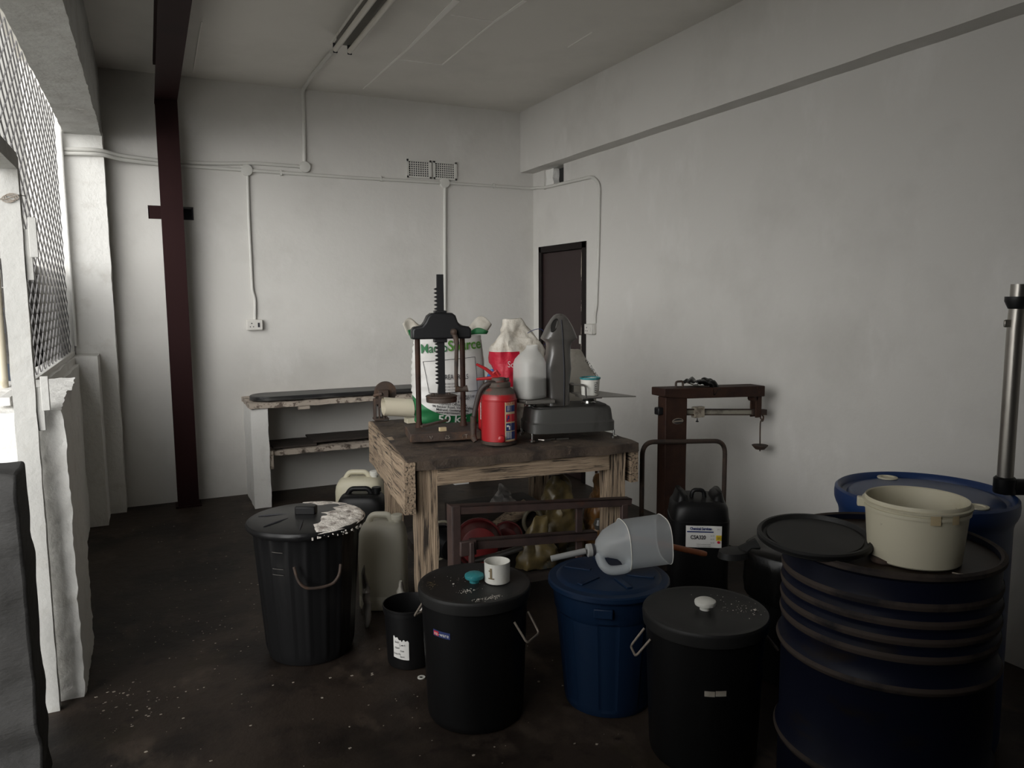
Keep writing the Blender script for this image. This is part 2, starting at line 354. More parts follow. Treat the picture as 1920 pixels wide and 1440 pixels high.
# left side: low wall, buttress, pillar, downstand beam
b = NB()
jitter(gridbox(b, (-.60, 3.80, -.02), (-.44, 6.16, 1.12), .08), .008, 6, 1)
v = gridbox(b, (-.62, 3.29, -.02), (-.307, 3.83, 1.14), .02)
for q in v:
    q.co.z += max(0, q.co.z-.9)/.24*(q.co.y-3.29)*.13
    q.co.x -= max(0, q.co.z-1.0)*.06*(1 if q.co.x > -.5 and q.co.y < 3.6 else 0)
jitter(v, .003, 8, 2); jitter(v, .006, 30, 12)
jitter(gridbox(b, (-.60, 3.7, 1.06), (-.462, 6.16, 1.165), .08), .012, 5, 4)
jitter(gridbox(b, (-.46, 5.83, -.02), (-.329, 6.2, 1.17), .06), .006, 7, 5)
v = gridbox(b, (-.475, 6.14, -.02), (-.222, 6.3, 2.70), .04); jitter(v, .004, 5, 6); jitter(v, .004, 20, 7)
struct('wall_left', b, 'paint_rough', smooth=60)
b = NB(); v = gridbox(b, (-.452, -2.2, 2.675), (-.228, 6.3, ZC+.02), .04); jitter(v, .005, 4, 8); jitter(v, .005, 19, 9); struct('trim_2', b, 'beam_paint', smooth=60)
b = NB(); box(b, (-.66, -2.2, 0), (-.4, .2, ZC)); box(b, (-.62, .2, 0), (-.44, 1.9, 1.18)); struct('light_block_left', b, 'paint')  # out of view, shaped to block gate light from the low foreground
b = NB(); box(b, (-1.75, 8.8, -.05), (-1.6, 12.6, 1.62)); struct('wall_outside', b, 'paint')
b = NB(); box(b, (-1.75, 12.6, -.05), (-1.6, 28, 2.12)); struct('wall_yard', b, 'outwall')
b = NB(); box(b, (-10, 28.2, -.05), (1, 28.6, 14)); struct('backdrop_outside', b, 'backdrop')  # made-up backdrop, added to keep the view through the mesh from clipping

# ================================================================== STEELWORK, MESH SCREEN, GATE
col = thing('steel_column', 'dark red painted steel column on the back wall with its overhead beam', 'steel column', (.1945, 6.165, 0))
b = NB(); box(b, (-.0725, -.085, 0), (.0725, -.073, 2.96)); box(b, (-.0725, .055, 0), (.0725, .067, 2.96)); box(b, (-.005, -.073, 0), (.005, .055, 2.96)); obj('column', b, 'redsteel', col)
b = NB(); box(b, (-.075, -8.3, 2.945), (.072, .07, 2.957)); box(b, (-.005, -8.3, 2.957), (.005, .07, 3.14)); box(b, (-.075, -8.3, 3.14), (.072, -.22, 3.165)); obj('overhead_beam', b, 'redsteel', col)
b = NB(); box(b, (-.09, -.1, 0), (.09, .07, .012)); obj('base_plate', b, 'redsteel', col)
b = NB(); box(b, (-.150, .117, 2.138), (-.04, .14, 2.229)); obj('wall_bracket', b, 'redsteel', col)

scr = thing('mesh_screen', 'grey expanded metal mesh screen above the low left wall', 'mesh screen', (-.5, 3.0, 1.18))
b = NB(); dy, dz = .085, .050; j = 0; y = -3.2
y = -2.75
while y < 3.10:
    pts = []; k = 0; z = 0 if y > .6 or y < -1.1 else .95
    while z < 1.64:
        sg = 1 if (k + j) % 2 else -1
        pts.append((y + sg*dy*.47 + random.uniform(-.004, .004), z)); z += dz; k += 1
    w = .0027
    skin(b, [[(-.003, p-w, z), (.003, p-w, z+.001), (.003, p+w, z+.001), (-.003, p+w, z)] for p, z in pts]); j += 1; y += dy
obj('wire_mesh', b, 'meshgrey', scr, smooth=0)
b = NB(); box(b, (-.02, .33, -.02), (.02, 3.14, .012)); obj('bottom_rail', b, 'paint_rough', scr, bevel=.003)
b = NB(); box(b, (-.02, 3.10, 0), (.018, 3.15, 1.6)); tube(b, [(.03, 3.09, .05), (.03, 3.09, 1.6)], .011); obj('end_post', b, 'paint_rough', scr)

gp = thing('gate_post', 'white painted steel gate post with welded hinge plates', 'gate post', (-.42, 3.24, 0))
b = NB(); v = gridbox(b, (-.036, -.03, .001), (.034, .012, 2.05), .035); jitter(v, .0025, 14, 2); obj('post', b, 'postpaint', gp)
b = NB(); vv = gridbox(b, (-.036, -3.02, 2.004), (.034, -.03, 2.06), .1); obj('lintel', b, 'beam_paint', gp)
for z0, z1, za, zb in ((1.62, 1.80, 1.70, 1.84), (1.075, 1.235, 1.15, 1.275)):
    b = NB(); box(b, (.034, -.018, z0), (.058, -.006, z1)); h = obj('hinge_plate', b, 'postpaint', gp, bevel=.002)
    b = NB(); box(b, (.052, -.034, za), (.078, -.018, zb)); obj('hinge_lug', b, 'postpaint', h, bevel=.002)
b = NB()
for q in range(3):
    tube(b, [(.0+.02*math.cos(a)+q*.006, -.036, 1.90+.012*math.sin(a)+q*.004) for a in [i*PI/5 for i in range(11)]], .0016, 5)
tube(b, [(-.06, -.036, 1.905), (-.01, -.037, 1.897), (.03, -.036, 1.915), (.045, .03, 1.92)], .0016, 5); obj('wire_tie', b, 'wire', gp)
b = NB(); tube(b, [(-.553, 3.70, 1.14), (-.545, 3.70, 2.3)], .018, 14)
tag(obj('standpipe', b, 'pvc'), 'white pipe standing on the low wall outside, left of the gate post', 'pipe')
def cloth(name, m, label, cat, fn, nu, nv, parent=None, th=.004):
    b = NB(); patch(b, fn, 0, 1, 0, 1, nu, nv); o = obj(name, b, m, parent, smooth=180)
    s = o.modifiers.new('thick', 'SOLIDIFY'); s.thickness = th
    return tag(o, label, cat) if label else o
cloth('tarpaulin', 'bluebag', 'blue sheet hanging on the yard wall behind the white pipe', 'sheet', lambda u, v: Vector((-1.55+.03*noise.noise(Vector((u*9, v*5, 1))), 9.2+3.3*u, .3+1.33*v)), 30, 14)

# dark boards stacked outside against the lower part of the mesh
bs_ = thing('board_stack', 'dark boards stacked outside against the lower half of the mesh screen', 'boards', (-.72, 8.2, 0))
zs_ = [.0, .30, .60, .90, 1.18, 1.36, 1.50, 1.62, 1.72, aX(95, 506, -.68).z]
for k in range(9):
    b = NB(); v = gridbox(b, (-.035+.012*(k % 2), -3.0+.03*math.sin(k*2.3), zs_[k]+.004), (.035, 3.1+.05*math.sin(k*1.7), zs_[k+1]), .12); jitter(v, .004, 5, k); obj('board', b, 'outwall', bs_, smooth=50)

# grey sheet-covered stack at the left edge
b = NB(); v = gridbox(b, (-.56, 2.66, 0), (-.385, 2.86, 1.035), .025)
for q in v:
    p = q.co; t = 1-p.z/1.035
    p.x += (.012*t if p.x > -.5 else 0) + .010*noise.noise(Vector((p.x*3, p.y*3, p.z*11)))
    p.y += -.03*t + .034*noise.noise(Vector((p.x*4, 2, p.z*13+1.5*p.x))) + .010*noise.noise(Vector((p.x*14, 5, p.z*9)))
    if p.z > .9: p.z += .012*noise.noise(Vector((p.x*9, p.y*9, 0)))
tag(obj('covered_stack', b, 'greysheet', smooth=70, bevel=.01), 'stack under a crumpled dark grey sheet at the left edge by the gate', 'covered stack')
b = NB(); v = gridbox(b, (-.50, 2.93, 0), (-.425, 3.02, .42), .025)
for q in v: q.co.x -= max(0, q.co.z-.2)*.10; q.co += noise.noise_vector(q.co*9)*.008
tag(obj('bin_bag', b, 'bag', smooth=60), 'black bag wedged between the grey covered stack and the gate post', 'bag')

# ================================================================== ELECTRICS
CY = YB-.014
def conduit(pts, r, label, rad=.05):
    b = NB(); tube(b, arc_path(pts, rad), r, 10); return tag(obj('conduit', b, 'trunk'), label, 'conduit')
def P(px, py, y=CY): return aY(px, py, y)
conduit([P(106, 279, 6.118), P(188, 281, 6.118), P(222, 291, 6.2), P(296, 301), P(400, 307), P(480, 306), P(520, 309), P(569, 313)], .0135, 'upper white conduit from the left pillar to the junction box under the ceiling light', .12)
conduit([P(112, 287, 6.118), P(190, 289, 6.118), P(225, 299, 6.2), P(296, 308), P(400, 315), P(462, 319)], .0135, 'lower white conduit from the left pillar to the junction box above the left socket', .12)
conduit([P(464, 319), P(530, 324), P(660, 333), P(834, 343)], .013, 'white conduit between the two junction boxes, passing under the air vents')
cz = aY(1008, 354, CY).z
conduit([P(835, 343), Vector((3.184, CY, cz)), Vector((3.185, 6.18, cz-.003)), aX(1020, 352, 3.185), aX(1111, 331, 3.185), aX(1124, 345, 3.185), aX(1121.5, 470, 3.185), aX(1118, 575, 3.185), aX(1115, 590, 3.185), aX(1115, 606, 3.185)], .0125, 'white conduit turning the far corner and dropping to the socket beside the door', .05)
conduit([P(464, 324), P(466, 400), P(473, 545), P(478, 560), P(478, 600)], .0105, 'thin white conduit dropping to the socket on the back wall')
conduit([P(834, 348), P(834, 430), P(834, 600)], .0135, 'white conduit dropping from the vents down behind the press')
lz = ZC-.018
conduit([P(571, 309), P(569, 200), Vector((P(567, 175).x, CY, lz)), aZ(585, 142, lz), aZ(622, 98, lz)], .014, 'white conduit rising to the ceiling and running to the fluorescent light', .06)
for (px, py), lab in (((463, 319), 'round white junction box above the left socket'), ((572, 313), 'round white junction box below the ceiling light conduit'), ((834, 343), 'round white junction box under the air vents')):
    b = NB(); lathe(b, [(.044, 0), (.044, .022), (.040, .028), (.012, .031)], 28, Mx=Matrix.Rotation(PI/2, 4, 'X'))
    p = P(px, py); tag(obj('junction_box', b, 'trunk', loc=(p.x, YB, p.z)), lab, 'junction box')
for px, py in ((527, 324), (714, 335), (926, 348)):
    b = NB(); box(b, (-.008, -.026, -.02), (.008, 0, .02)); p = P(px, py); tag(obj('pipe_clip', b, 'trunk', loc=(p.x, YB, p.z), bevel=.003), {527: 'small clip on the conduit nearest the left junction boxes', 714: 'small clip on the conduit left of the air vents', 926: 'small clip on the conduit right of the air vents'}[px], 'clip')
def socket(loc, rz, lab, sw):
    t = thing('wall_socket', lab, 'socket', loc, rz)
    b = NB(); box(b, (-.06, -.035, -.041), (.06, 0, .041)); obj('back_box', b, 'socket', t, bevel=.008)
    b = NB(); box(b, (-.059, -.042, -.04), (.059, -.034, .04)); obj('face_plate', b, 'socket', t, bevel=.004)
    b = NB()
    for x, z, r in ((-.022, .012, .0048), (-.034, -.014, .004), (-.01, -.014, .004)):
        lathe(b, [(r, 0), (r, .002)], 12, Mx=Matrix.Translation((x, -.0415, z)) @ Matrix.Rotation(PI/2, 4, 'X'))
    obj('pin_holes', b, 'ink', t)
    b = NB(); box(b, (.022, -.046, -.018), (.036, -.041, .016)); obj('rocker_switch', b, sw, t, bevel=.001)
p = P(477, 609); socket((p.x, YB, p.z), 0, 'white wall socket with a dark switch on the back wall', 'ink')
p = aX(1111, 617, XR); socket((XR, p.y, p.z), PI/2*-1, 'white wall socket beside the dark door', 'socket')
for i, (x0, x1) in enumerate(((2.009, 2.226), (2.244, 2.456))):
    t = thing('air_vent', ['white perforated air vent, left of the pair on the back wall', 'white perforated air vent, right of the pair on the back wall'][i], 'vent', ((x0+x1)/2, YB, 2.62), 0, 'air vents on the back wall')
    hw = (x1-x0)/2; b = NB(); box(b, (-hw+.01, -.004, -.062), (hw-.01, -.0005, .062)); obj('vent_shade', b, 'ink', t)  # black sheet in place of the shade behind the grille holes
    b = NB()
    ys = [-hw+.02+(2*hw-.04)*k/9 for k in range(10)]; zs = [-.062+.124*k/7 for k in range(8)]
    for y in ys: box(b, (y-.0034, -.009, -.07), (y+.0034, -.004, .07))
    for z in zs: box(b, (-hw+.012, -.0091, z-.0034), (hw-.012, -.004, z+.0034))
    for z in (-.068, .068): box(b, (-hw, -.018, z-.008), (hw, -.002, z+.008))
    for y in (-hw+.008, hw-.008): box(b, (y-.009, -.018, -.075), (y+.009, -.002, .075))
    obj('grille', b, 'trunk', t, smooth=0)
# fluorescent light
t = thing('ceiling_light', 'twin tube fluorescent light fitting on the ceiling', 'ceiling light', (1.185, 4.95, ZC))
b = NB(); box(b, (-.032, -1.25, -.045), (.034, .01, 0)); box(b, (-.05, -1.25, -.05), (.054, .005, -.044)); obj('batten', b, 'fitting', t, bevel=.003)
for x in (-.045, .045):
    b = NB(); tube(b, [(x, -.01, -.085), (x, -1.22, -.085)], .0165, 16); obj('tube', b, 'tube', t)
    for y in (.0, -1.23):
        b = NB(); box(b, (x-.014, y-.012, -.105), (x+.014, y, -.045)); obj('lamp_holder', b, 'ink', t, bevel=.004)
b = NB(); box(b, (-.075, -1.25, -.06), (-.070, .0, -.045)); obj('reflector_lip', b, 'white', t)

# ================================================================== MASONRY SHELF AT THE BACK WALL
ms = thing('masonry_shelf', 'white masonry shelf unit with chipped slabs against the back wall', 'shelf', (.6, 5.8, 0))
pz = aY(478, 757, 5.8).z
xa = aY(474, 860, 5.8).x-.6; xb = aY(506, 860, 5.8).x-.6
b = NB(); jitter(gridbox(b, (xa, 0, 0), (xb, .48, pz-.03), .045), .006, 9, 3); obj('end_pier', b, 'paint_rough', ms, smooth=60)
b = NB(); jitter(gridbox(b, (1.62, 0, 0), (1.74, .48, pz-.03), .06), .006, 9, 4); obj('end_pier', b, 'paint_rough', ms, smooth=60)
b = NB(); jitter(gridbox(b, (xa-.01, -.02, pz-.035), (1.78, .48, pz), .035), .006, 12, 5); obj('top_slab', b, 'slab', ms, smooth=50)
sz = aY(560, 842, 5.86).z
b = NB(); jitter(gridbox(b, (xb, .06, sz-.035), (1.62, .48, sz), .035), .005, 12, 6); obj('middle_slab', b, 'slab', ms, smooth=50)
b = NB(); box(b, (xb, .02, .28), (xb+.03, .05, .42)); obj('cleat', b, 'slab', ms, bevel=.004)
b = NB(); box(b, (.37, -.012, pz-.065), (.46, .01, pz-.035)); obj('cleat', b, 'slab', ms, bevel=.004)
b = NB(); n = 24; L0, L1, W = .65, 2.08, .15
poly = [(L0+W-W*math.sin(a), W*math.cos(a)) for a in [PI*k/n for k in range(n+1)]] + [(L1-W+W*math.sin(a), -W*math.cos(a)) for a in [PI*k/n for k in range(n+1)]]
prism(b, [(x, y) for x, y in poly], 0, .035); o = obj('long_tray', b, 'board', loc=(0, 5.97, pz+.006), bevel=.008)
tag(o, 'long black board with rounded ends lying on the masonry shelf', 'board')
for i, (x0, x1, y0, tl) in enumerate(((.80, 1.12, 5.90, 0), (1.10, 1.75, 5.93, .02))):
    b = NB(); jitter(gridbox(b, (x0, y0, 0), (x1, y0+.33, .014), .06), .005, 6, i); 
    tag(obj('loose_board', b, 'plank', loc=(0, 0, sz+.008+tl*.8)), ['dark brown board lying on the middle shelf, left one', 'dark brown board lying on the middle shelf, right one overlapping'][i], 'board')

# ================================================================== WORKBENCH
T = .85
RZ = math.radians(-5)
bx, by = .968, 3.09                       # front left corner of the top
TB = Matrix.Translation((bx, by, 0)) @ Matrix.Rotation(RZ, 4, 'Z')
def tloc(p): return TB.inverted() @ Vector(p)
tb = thing('workbench', 'heavy weathered timber workbench in the middle of the room', 'workbench', (bx, by, 0), RZ)
W_, D_ = 1.125, 1.16
def skew(vs):
    for q in vs: q.co.x += .05*q.co.y/D_*(1-q.co.x/W_)
b = NB(); v = gridbox(b, (.0, 0, T-.042), (W_, D_, T), .04); jitter(v, .007, 9, 1); skew(v); obj('top', b, 'benchtop', tb, smooth=50)
b = NB(); v = gridbox(b, (-.018, .0, T-.235), (.03, D_, T-.004), .03); jitter(v, .008, 8, 2); skew(v)
for q in v:
    if q.co.z < T-.2: q.co.z += .02*noise.noise(q.co*4)
obj('side_board', b, 'woody', tb, smooth=50)
b = NB(); v = gridbox(b, (W_-.03, .03, T-.2), (W_+.012, D_, T-.006), .03); jitter(v, .008, 8, 3); obj('side_board', b, 'woody', tb, smooth=50)
for i, (x, y) in enumerate(((.045, .035), (W_-.145, .035), (.095, D_-.17), (W_-.145, D_-.17))):
    b = NB(); v = gridbox(b, (x, y, 0), (x+.092, y+.09, T-.043), .03); jitter(v, .006, 7, 4+i); obj('leg', b, 'woodz', tb, smooth=50)
b = NB(); v = gridbox(b, (.137, .022, T-.122), (W_-.145, .07, T-.045), .025); jitter(v, .006, 9, 9); obj('front_rail', b, 'woodx', tb, smooth=50)
b = NB(); v = gridbox(b, (.187, D_-.14, T-.125), (W_-.145, D_-.1, T-.045), .03); jitter(v, .006, 9, 10); obj('back_rail', b, 'woodx', tb, smooth=50)
SH = .22
b = NB(); v = gridbox(b, (.19, .14, SH-.04), (W_-.15, D_-.05, SH), .05); jitter(v, .005, 7, 11); obj('lower_shelf', b, 'plank', tb, smooth=50)

# ---- copying press
PY = 3.57
pl = aZ(786, 805, T+.04); prr = aZ(869, 801, T+.04)
pc = (pl+prr)/2; prz = math.atan2(prr.y-pl.y, prr.x-pl.x); hw = (prr-pl).length/2
pr = thing('book_press', 'black cast iron press with toothed rack and rusty columns on the bench', 'press', (pc.x, pc.y, T+.008), prz)
sc = (pc-CAM).dot(_f)/F                        # metres per pixel there
b = NB(); v = gridbox(b, (-hw-.065, -.185, 0), (hw+.055, .11, .042), .03); jitter(v, .003, 12, 1); bs = obj('base', b, 'rust', pr, bevel=.004)
def flat(y, x0, z0): return lambda u, v: Vector((x0+u, y, z0+v))
for tx_, x_ in (('W', -.085), ('ES', .0), ('PT', .085)): lettering(tx_, .026, flat(-.1895, x_, .02), 'wornpaint', bs)
for s in (-1, 1):
    b = NB(); lathe(b, [(.024, .03), (.017, .055), (.0135, .075), (.0135, .50), (.018, .505)], 20, (s*hw, 0, 0)); obj('column', b, 'rustred', pr)
zt = (640-805)*-sc+.04                        # underside of the head
prof = [(-hw-.03, zt), (-hw-.03, zt+.045), (-hw-.02, zt+.06), (-hw+.02, zt+.066), (-hw+.035, zt+.085), (-hw+.05, zt+.115), (-hw+.068, zt+.128), (hw-.055, zt+.128), (hw-.038, zt+.115), (hw-.028, zt+.085), (hw-.015, zt+.066), (hw+.03, zt+.06), (hw+.04, zt+.045), (hw+.04, zt)]
b = NB(); prism(b, prof, -.045, .045, Matrix.Rotation(PI/2, 4, 'X')); obj('head', b, 'iron', pr, bevel=.01, seg=3)
b = NB(); rx = (829-828)*sc; rw = .0185; y0 = .012
z0 = .16; z1 = zt+.318
pts = [(rx+rw, z0), (rx+rw, z1), (rx-rw+.004, z1)]; z = z1-.065
while z > z0+.10:
    if not (zt-.005 < z < zt+.13):
        pts += [(rx-rw+.004, z), (rx-rw-.009, z-.005), (rx-rw-.009, z-.009), (rx-rw+.004, z-.014)]
    z -= .0195
pts += [(rx-rw, z0+.06), (rx-rw, z0)]
prism(b, pts, -y0, y0, Matrix.Translation((0, -.0, 0)) @ Matrix.Rotation(PI/2, 4, 'X')); obj('toothed_rack', b, 'iron', pr, smooth=0)
b = NB(); box(b, (rx-.034, -.03, zt-.018), (rx+.030, .03, zt)); obj('guide', b, 'iron', pr, bevel=.003)
b = NB(); box(b, (rx-.03, -.025, zt+.128), (rx+.03, .025, zt+.14)); obj('guide', b, 'iron', pr, bevel=.003)
zp = .180
b = NB(); lathe(b, [(.03, .028), (.06, .026), (.078, .02), (.08, .015), (.076, .010), (.078, .006), (.076, -.012), (.02, -.014)][::-1], 36, (rx, 0, zp)); 
lathe(b, [(.006, .02), (.006, .036)], 10, (rx+.035, -.03, zp)); lathe(b, [(.006, .02), (.006, .036)], 10, (rx-.045, -.03, zp)); obj('pressure_plate', b, 'rust', pr)
hx = hw-.052
b = NB(); tube(b, smooth_path([(hx, -.055, zt+.03), (hx+.01, -.075, zt-.01), (hx+.008, -.08, zt-.07), (hx+.005, -.08, zt-.17), (hx+.006, -.078, zt-.235)], 5), [.017]+[.013]*6+[.010]*7+[.0095]*7, 12)
lathe(b, [(.0, -.02), (.014, -.016), (.017, 0), (.013, .02), (0, .026)], 16, (0, 0, 0), Mx=Matrix.Translation((hx, -.055, zt+.035)) @ Matrix.Rotation(PI/2, 4, 'X'))
hd = obj('crank_handle', b, 'rust', pr)
b = NB(); tube(b, [(hx+.0, -.078, zt-.245), (hx+.035, -.082, zt-.25), (hx+.06, -.082, zt-.245)], [.018, .011, .018], 12); obj('handle_knob', b, 'rust', hd)
# bits lying on the press base
q = aZ(826, 806, T+.05); b = NB(); box(b, (-.017, -.01, 0), (.017, .01, .022)); o = obj('wood_offcut', b, 'creamprint', loc=(q.x, q.y-.03, T+.046), bevel=.001); tag(o, 'small pale wood offcut lying on the press base', 'offcut')
q = aZ(822, 803, T+.05); b = NB(); box(b, (-.075, -.012, 0), (.075, .012, .011)); o = obj('iron_bar', b, 'rust', loc=(q.x-.01, q.y+.03, T+.066), bevel=.002); o.rotation_euler = (0, -.12, math.radians(10)); tag(o, 'short rusty iron bar lying between the press columns', 'bar')

# ---- 50 kg sack
SY = 3.90
s0 = aY(838, 803, SY); sk = (s0-CAM).dot(_f)/F
sw = 68*sk; hgt = (803-640)*sk
sack = thing('fertiliser_sack', 'white and green printed fertiliser sack marked 50 kg behind the press', 'sack', (aY(850, 803, SY).x, SY+.06, T+.010), math.radians(-12))
def sack_half(z):
    t = z/hgt
    w = sw*(.93+.10*math.sin(PI*min(1, t*1.0)*.9)) * (1-.05*t); d = .125*(math.sin(PI*min(1, max(.0, .16+.80*(1-t))))**.6 if t < 1.0 else .3)
    d = .125*(1-.72*max(0, t-.55)/.5 if t > .55 else 1) * (.62+.38*min(1, t/.18))
    return w, max(d, .02)
def sack_front(x, z, off=.0):
    w, d = sack_half(z); u = min(.999, abs(x)/w)
    return -d*(1-u**2.6)**(1/2.6)-off
b = NB(); secs = []
for k in range(41):
    z = hgt*k/40; w_, d_ = sack_half(z); secs.append((0, 0, z, w_, d_, 2.6))
def wr(p, t):
    k = noise.noise(Vector((p.x*7, p.y*5, p.z*26)))*.004
    if p.x < -.10: k += .008*math.sin(p.z*95)*min(1, (-.10-p.x)/.08)
    return p + Vector((math.copysign(k, p.x), -k if p.y < 0 else k, 0))
loft(b, secs, 64, rf=wr)
def sackmat():
    m = mat('printed_sack', (.62, .61, .585), .6, layers=[((.5, .48, .45), 5, .5, .75, S1)], bump=.2, bscale=14)
    nt = m.node_tree; N = nt.nodes; L = nt.links; bs = N['Principled BSDF']
    tc = N.new('ShaderNodeTexCoord'); sp = N.new('ShaderNodeSeparateXYZ'); L.new(tc.outputs['Object'], sp.inputs[0])
    def mth(op, a, c=None):
        n = N.new('ShaderNodeMath'); n.operation = op
        for i, q in enumerate((a, c)):
            if q is None: continue
            if isinstance(q, (int, float)): n.inputs[i].default_value = q
            else: L.new(q, n.inputs[i])
        return n.outputs[0]
    # green foot of the bag: below a circle arc
    dx = mth('SUBTRACT', sp.outputs[0], .03); dz = mth('SUBTRACT', sp.outputs[2], hgt*.72)
    rr = mth('SQRT', mth('ADD', mth('MULTIPLY', dx, dx), mth('MULTIPLY', dz, dz)))
    low = mth('LESS_THAN', sp.outputs[2], hgt*.62); out = mth('GREATER_THAN', rr, hgt*.625); fr = mth('LESS_THAN', sp.outputs[1], .0)
    g = mth('MULTIPLY', mth('MULTIPLY', low, out), fr)
    old = bs.inputs['Base Color'].links[0].from_socket
    mx = N.new('ShaderNodeMix'); mx.data_type = 'RGBA'; mx.inputs[7].default_value = (.012, .14, .045, 1)
    L.new(g, mx.inputs[0]); L.new(old, mx.inputs[6]); L.new(mx.outputs[2], bs.inputs['Base Color']); return m
body = obj('sack_body', b, sackmat(), sack, smooth=60)
# gathered top of the bag
def topf(u, v):
    x = (-sw*1.22+2.42*sw*u); z = hgt*.985+.062*v*(1+.35*math.sin(u*23)+.3*math.sin(u*9))+.014*abs(2*u-1)
    return Vector((x*(1-.10*(1-v)), .01+.045*v*math.sin(u*11)+.012*math.sin(u*31), z))
cloth('sack_mouth', 'sackplain', None, None, topf, 44, 6, sack)
def band(u, v):
    p = topf(.70+.30*u, .06+.42*v*(1-.3*u)); return p+Vector((0, -.008, -.004))
cloth('green_band', 'greend', None, None, band, 20, 3, sack, .001)
cloth('green_band', 'greend', None, None, lambda u, v: topf(.02+.10*u, .0+.35*v-.25*(1-v))+Vector((0, -.008, 0)), 8, 3, sack, .001)
def sp_(x0, z0, sl=0): return lambda u, v: Vector((x0+u, sack_front(x0+u, z0+v+sl*u, .007), z0+v+sl*u))
lettering('Macro', .070, sp_(-.088, hgt*.865, .06), 'greend', sack, sx=.8, bold=.0004)
lettering('Source', .078, sp_(.082, hgt*.895, .06), 'green', sack, sx=.86, bold=.0014)
lettering('UREA PRILLS', .038, sp_(.015, hgt*.545), 'ink', sack, sx=.7)
for k in range(4): lettering('KEEP DRY AND COVERED', .013, sp_(-.018, hgt*(.47-.034*k)), 'ink', sack, sx=.62)
for k, (tx, x) in enumerate((('MacroSource (Pty) Ltd', .035), ('Reg 2000687', .045), ('Building 8', .0), ('Thornhill Office Park', .0), ('94 Bekker Road, Vorna Valley', .002), ('Midrand, Gauteng, 1686', .0), ('www.macrosource.com', .0))):
    lettering(tx, .0195, sp_(x, hgt*(.335-.0335*k), -.10), 'ink', sack, sx=.95, bold=.0002)
lettering('50 kg', .062, sp_(.0, hgt*.032+.012, -.04), 'paper', sack, sx=1.15, bold=.001)
def lineb(bm, pts):
    for (x0, z0), (x1, z1) in zip(pts, pts[1:]):
        n = 10; a = [Vector((x0+(x1-x0)*i/n, sack_front(x0+(x1-x0)*i/n, z0+(z1-z0)*i/n, .006), z0+(z1-z0)*i/n)) for i in range(n+1)]; tube(bm, a, .0013, 4)
b = NB(); lineb(b, [(-.125, hgt*.37), (-.15, hgt*.72), (.135, hgt*.76), (.14, hgt*.38), (-.125, hgt*.37)]); obj('printed_frame', b, 'ink', sack)
b = NB(); lineb(b, [(sw*.90, hgt*.95), (sw*.92, hgt*.6), (sw*.9, hgt*.3)]); obj('seam', b, 'grime', sack)

# ---- fire extinguishers
def extinguisher(p, R, Hb, label, full=True, rz=0):
    t = thing('fire_extinguisher', label, 'fire extinguisher', p, rz)
    prof = [(R*.93, 0), (R*.97, .004), (R*.965, .014), (R, .018), (R, Hb*.965), (R*1.02, Hb*.975), (R*1.02, Hb*.99), (R*.985, Hb), (R*.93, Hb+.022), (R*.78, Hb+.042), (R*.52, Hb+.055)]
    b = NB(); lathe(b, prof, 48); cyl = obj('cylinder', b, 'red', t)
    b = NB(); lathe(b, [(R*.94, Hb+.02), (R*.80, Hb+.043), (R*.55, Hb+.058), (R*.50, Hb+.060)], 40, cap0=False); obj('grimy_shoulder', b, 'grime', t)
    b = NB(); lathe(b, [(R*.64, Hb+.056), (R*.66, Hb+.060), (R*.66, Hb+.074), (R*.62, Hb+.078), (R*.40, Hb+.080), (R*.40, Hb+.098), (R*.2, Hb+.10)], 32); obj('collar', b, 'grime', t)
    return t, cyl
ep = aZ(938, 834, T); ek = (ep-CAM).dot(_f)/F; ER = 33.5*ek; EH = (838-752)*ek-.005
ef = facing(ep.x, ep.y)
ext, cyl = extinguisher((ep.x, ep.y+.012, T+.009), ER, EH, 'red fire extinguisher with blue picture label at the bench front edge')
b = NB(); lathe(b, [(ER*.99, .0), (ER*1.0, .006), (ER*.98, .016)], 40); obj('rusty_foot', b, 'rust', ext)
lab = NB(); fn = around(ER, ef, 0, .0008); patch(lab, fn, .028*1.0, .088, EH*.09, EH*.955, 10, 2); obj('label', lab, 'creamprint', ext)
fn2 = around(ER, ef, 0, .0016)
for k, (v0, v1, mm) in enumerate(((.74, .88, 'inkblue'), (.52, .69, 'redprint'), (.32, .49, 'inkblue'), (.13, .30, 'inkblue'))):
    b = NB(); patch(b, fn2, .033, .058, EH*v0, EH*v1, 5, 1); patch(b, fn2, .061, .086, EH*v0, EH*v1, 5, 1); pn = obj('label_panel', b, mm, ext)
fn3 = around(ER, ef, 0, .0024)
b = NB(); patch(b, fn3, .036, .041, EH*.54, EH*.60, 2, 1); patch(b, fn3, .041, .050, EH*.58, EH*.66, 2, 1); obj('label_picture', b, 'inkblue', ext)
b = NB(); patch(b, fn3, .036, .048, EH*.41, EH*.45, 2, 1); patch(b, fn3, .047, .054, EH*.35, EH*.43, 2, 1); obj('label_picture', b, 'paper', ext)
for k in range(5): lettering('USE UPRIGHT ONLY', .009, (lambda u, v, k=k: fn3(.046+u, EH*(.28-.028*k)+v)), 'paper', ext, sx=.42)
for k in range(4): lettering('DCP', .009, (lambda u, v, k=k: fn3(.046+u, EH*(.86-.028*k)+v)), 'paper', ext, sx=.8)
lettering('DCP ABC', .02, (lambda u, v: fn3(.062+u, EH*.92+v)), 'redprint', ext, sx=.7)
b = NB(); lathe(b, [(.014, 0), (.016, .004), (.016, .02), (.010, .024)], 16, Mx=Matrix.Translation(Vector((ER*math.cos(ef+.1), ER*math.sin(ef+.1), .035))-Vector((.0, .0, 0))) @ Matrix.Rotation(ef+.1, 4, 'Z') @ Matrix.Rotation(PI/2, 4, 'Y')); obj('plug', b, 'red', ext)
hz = EH+.085
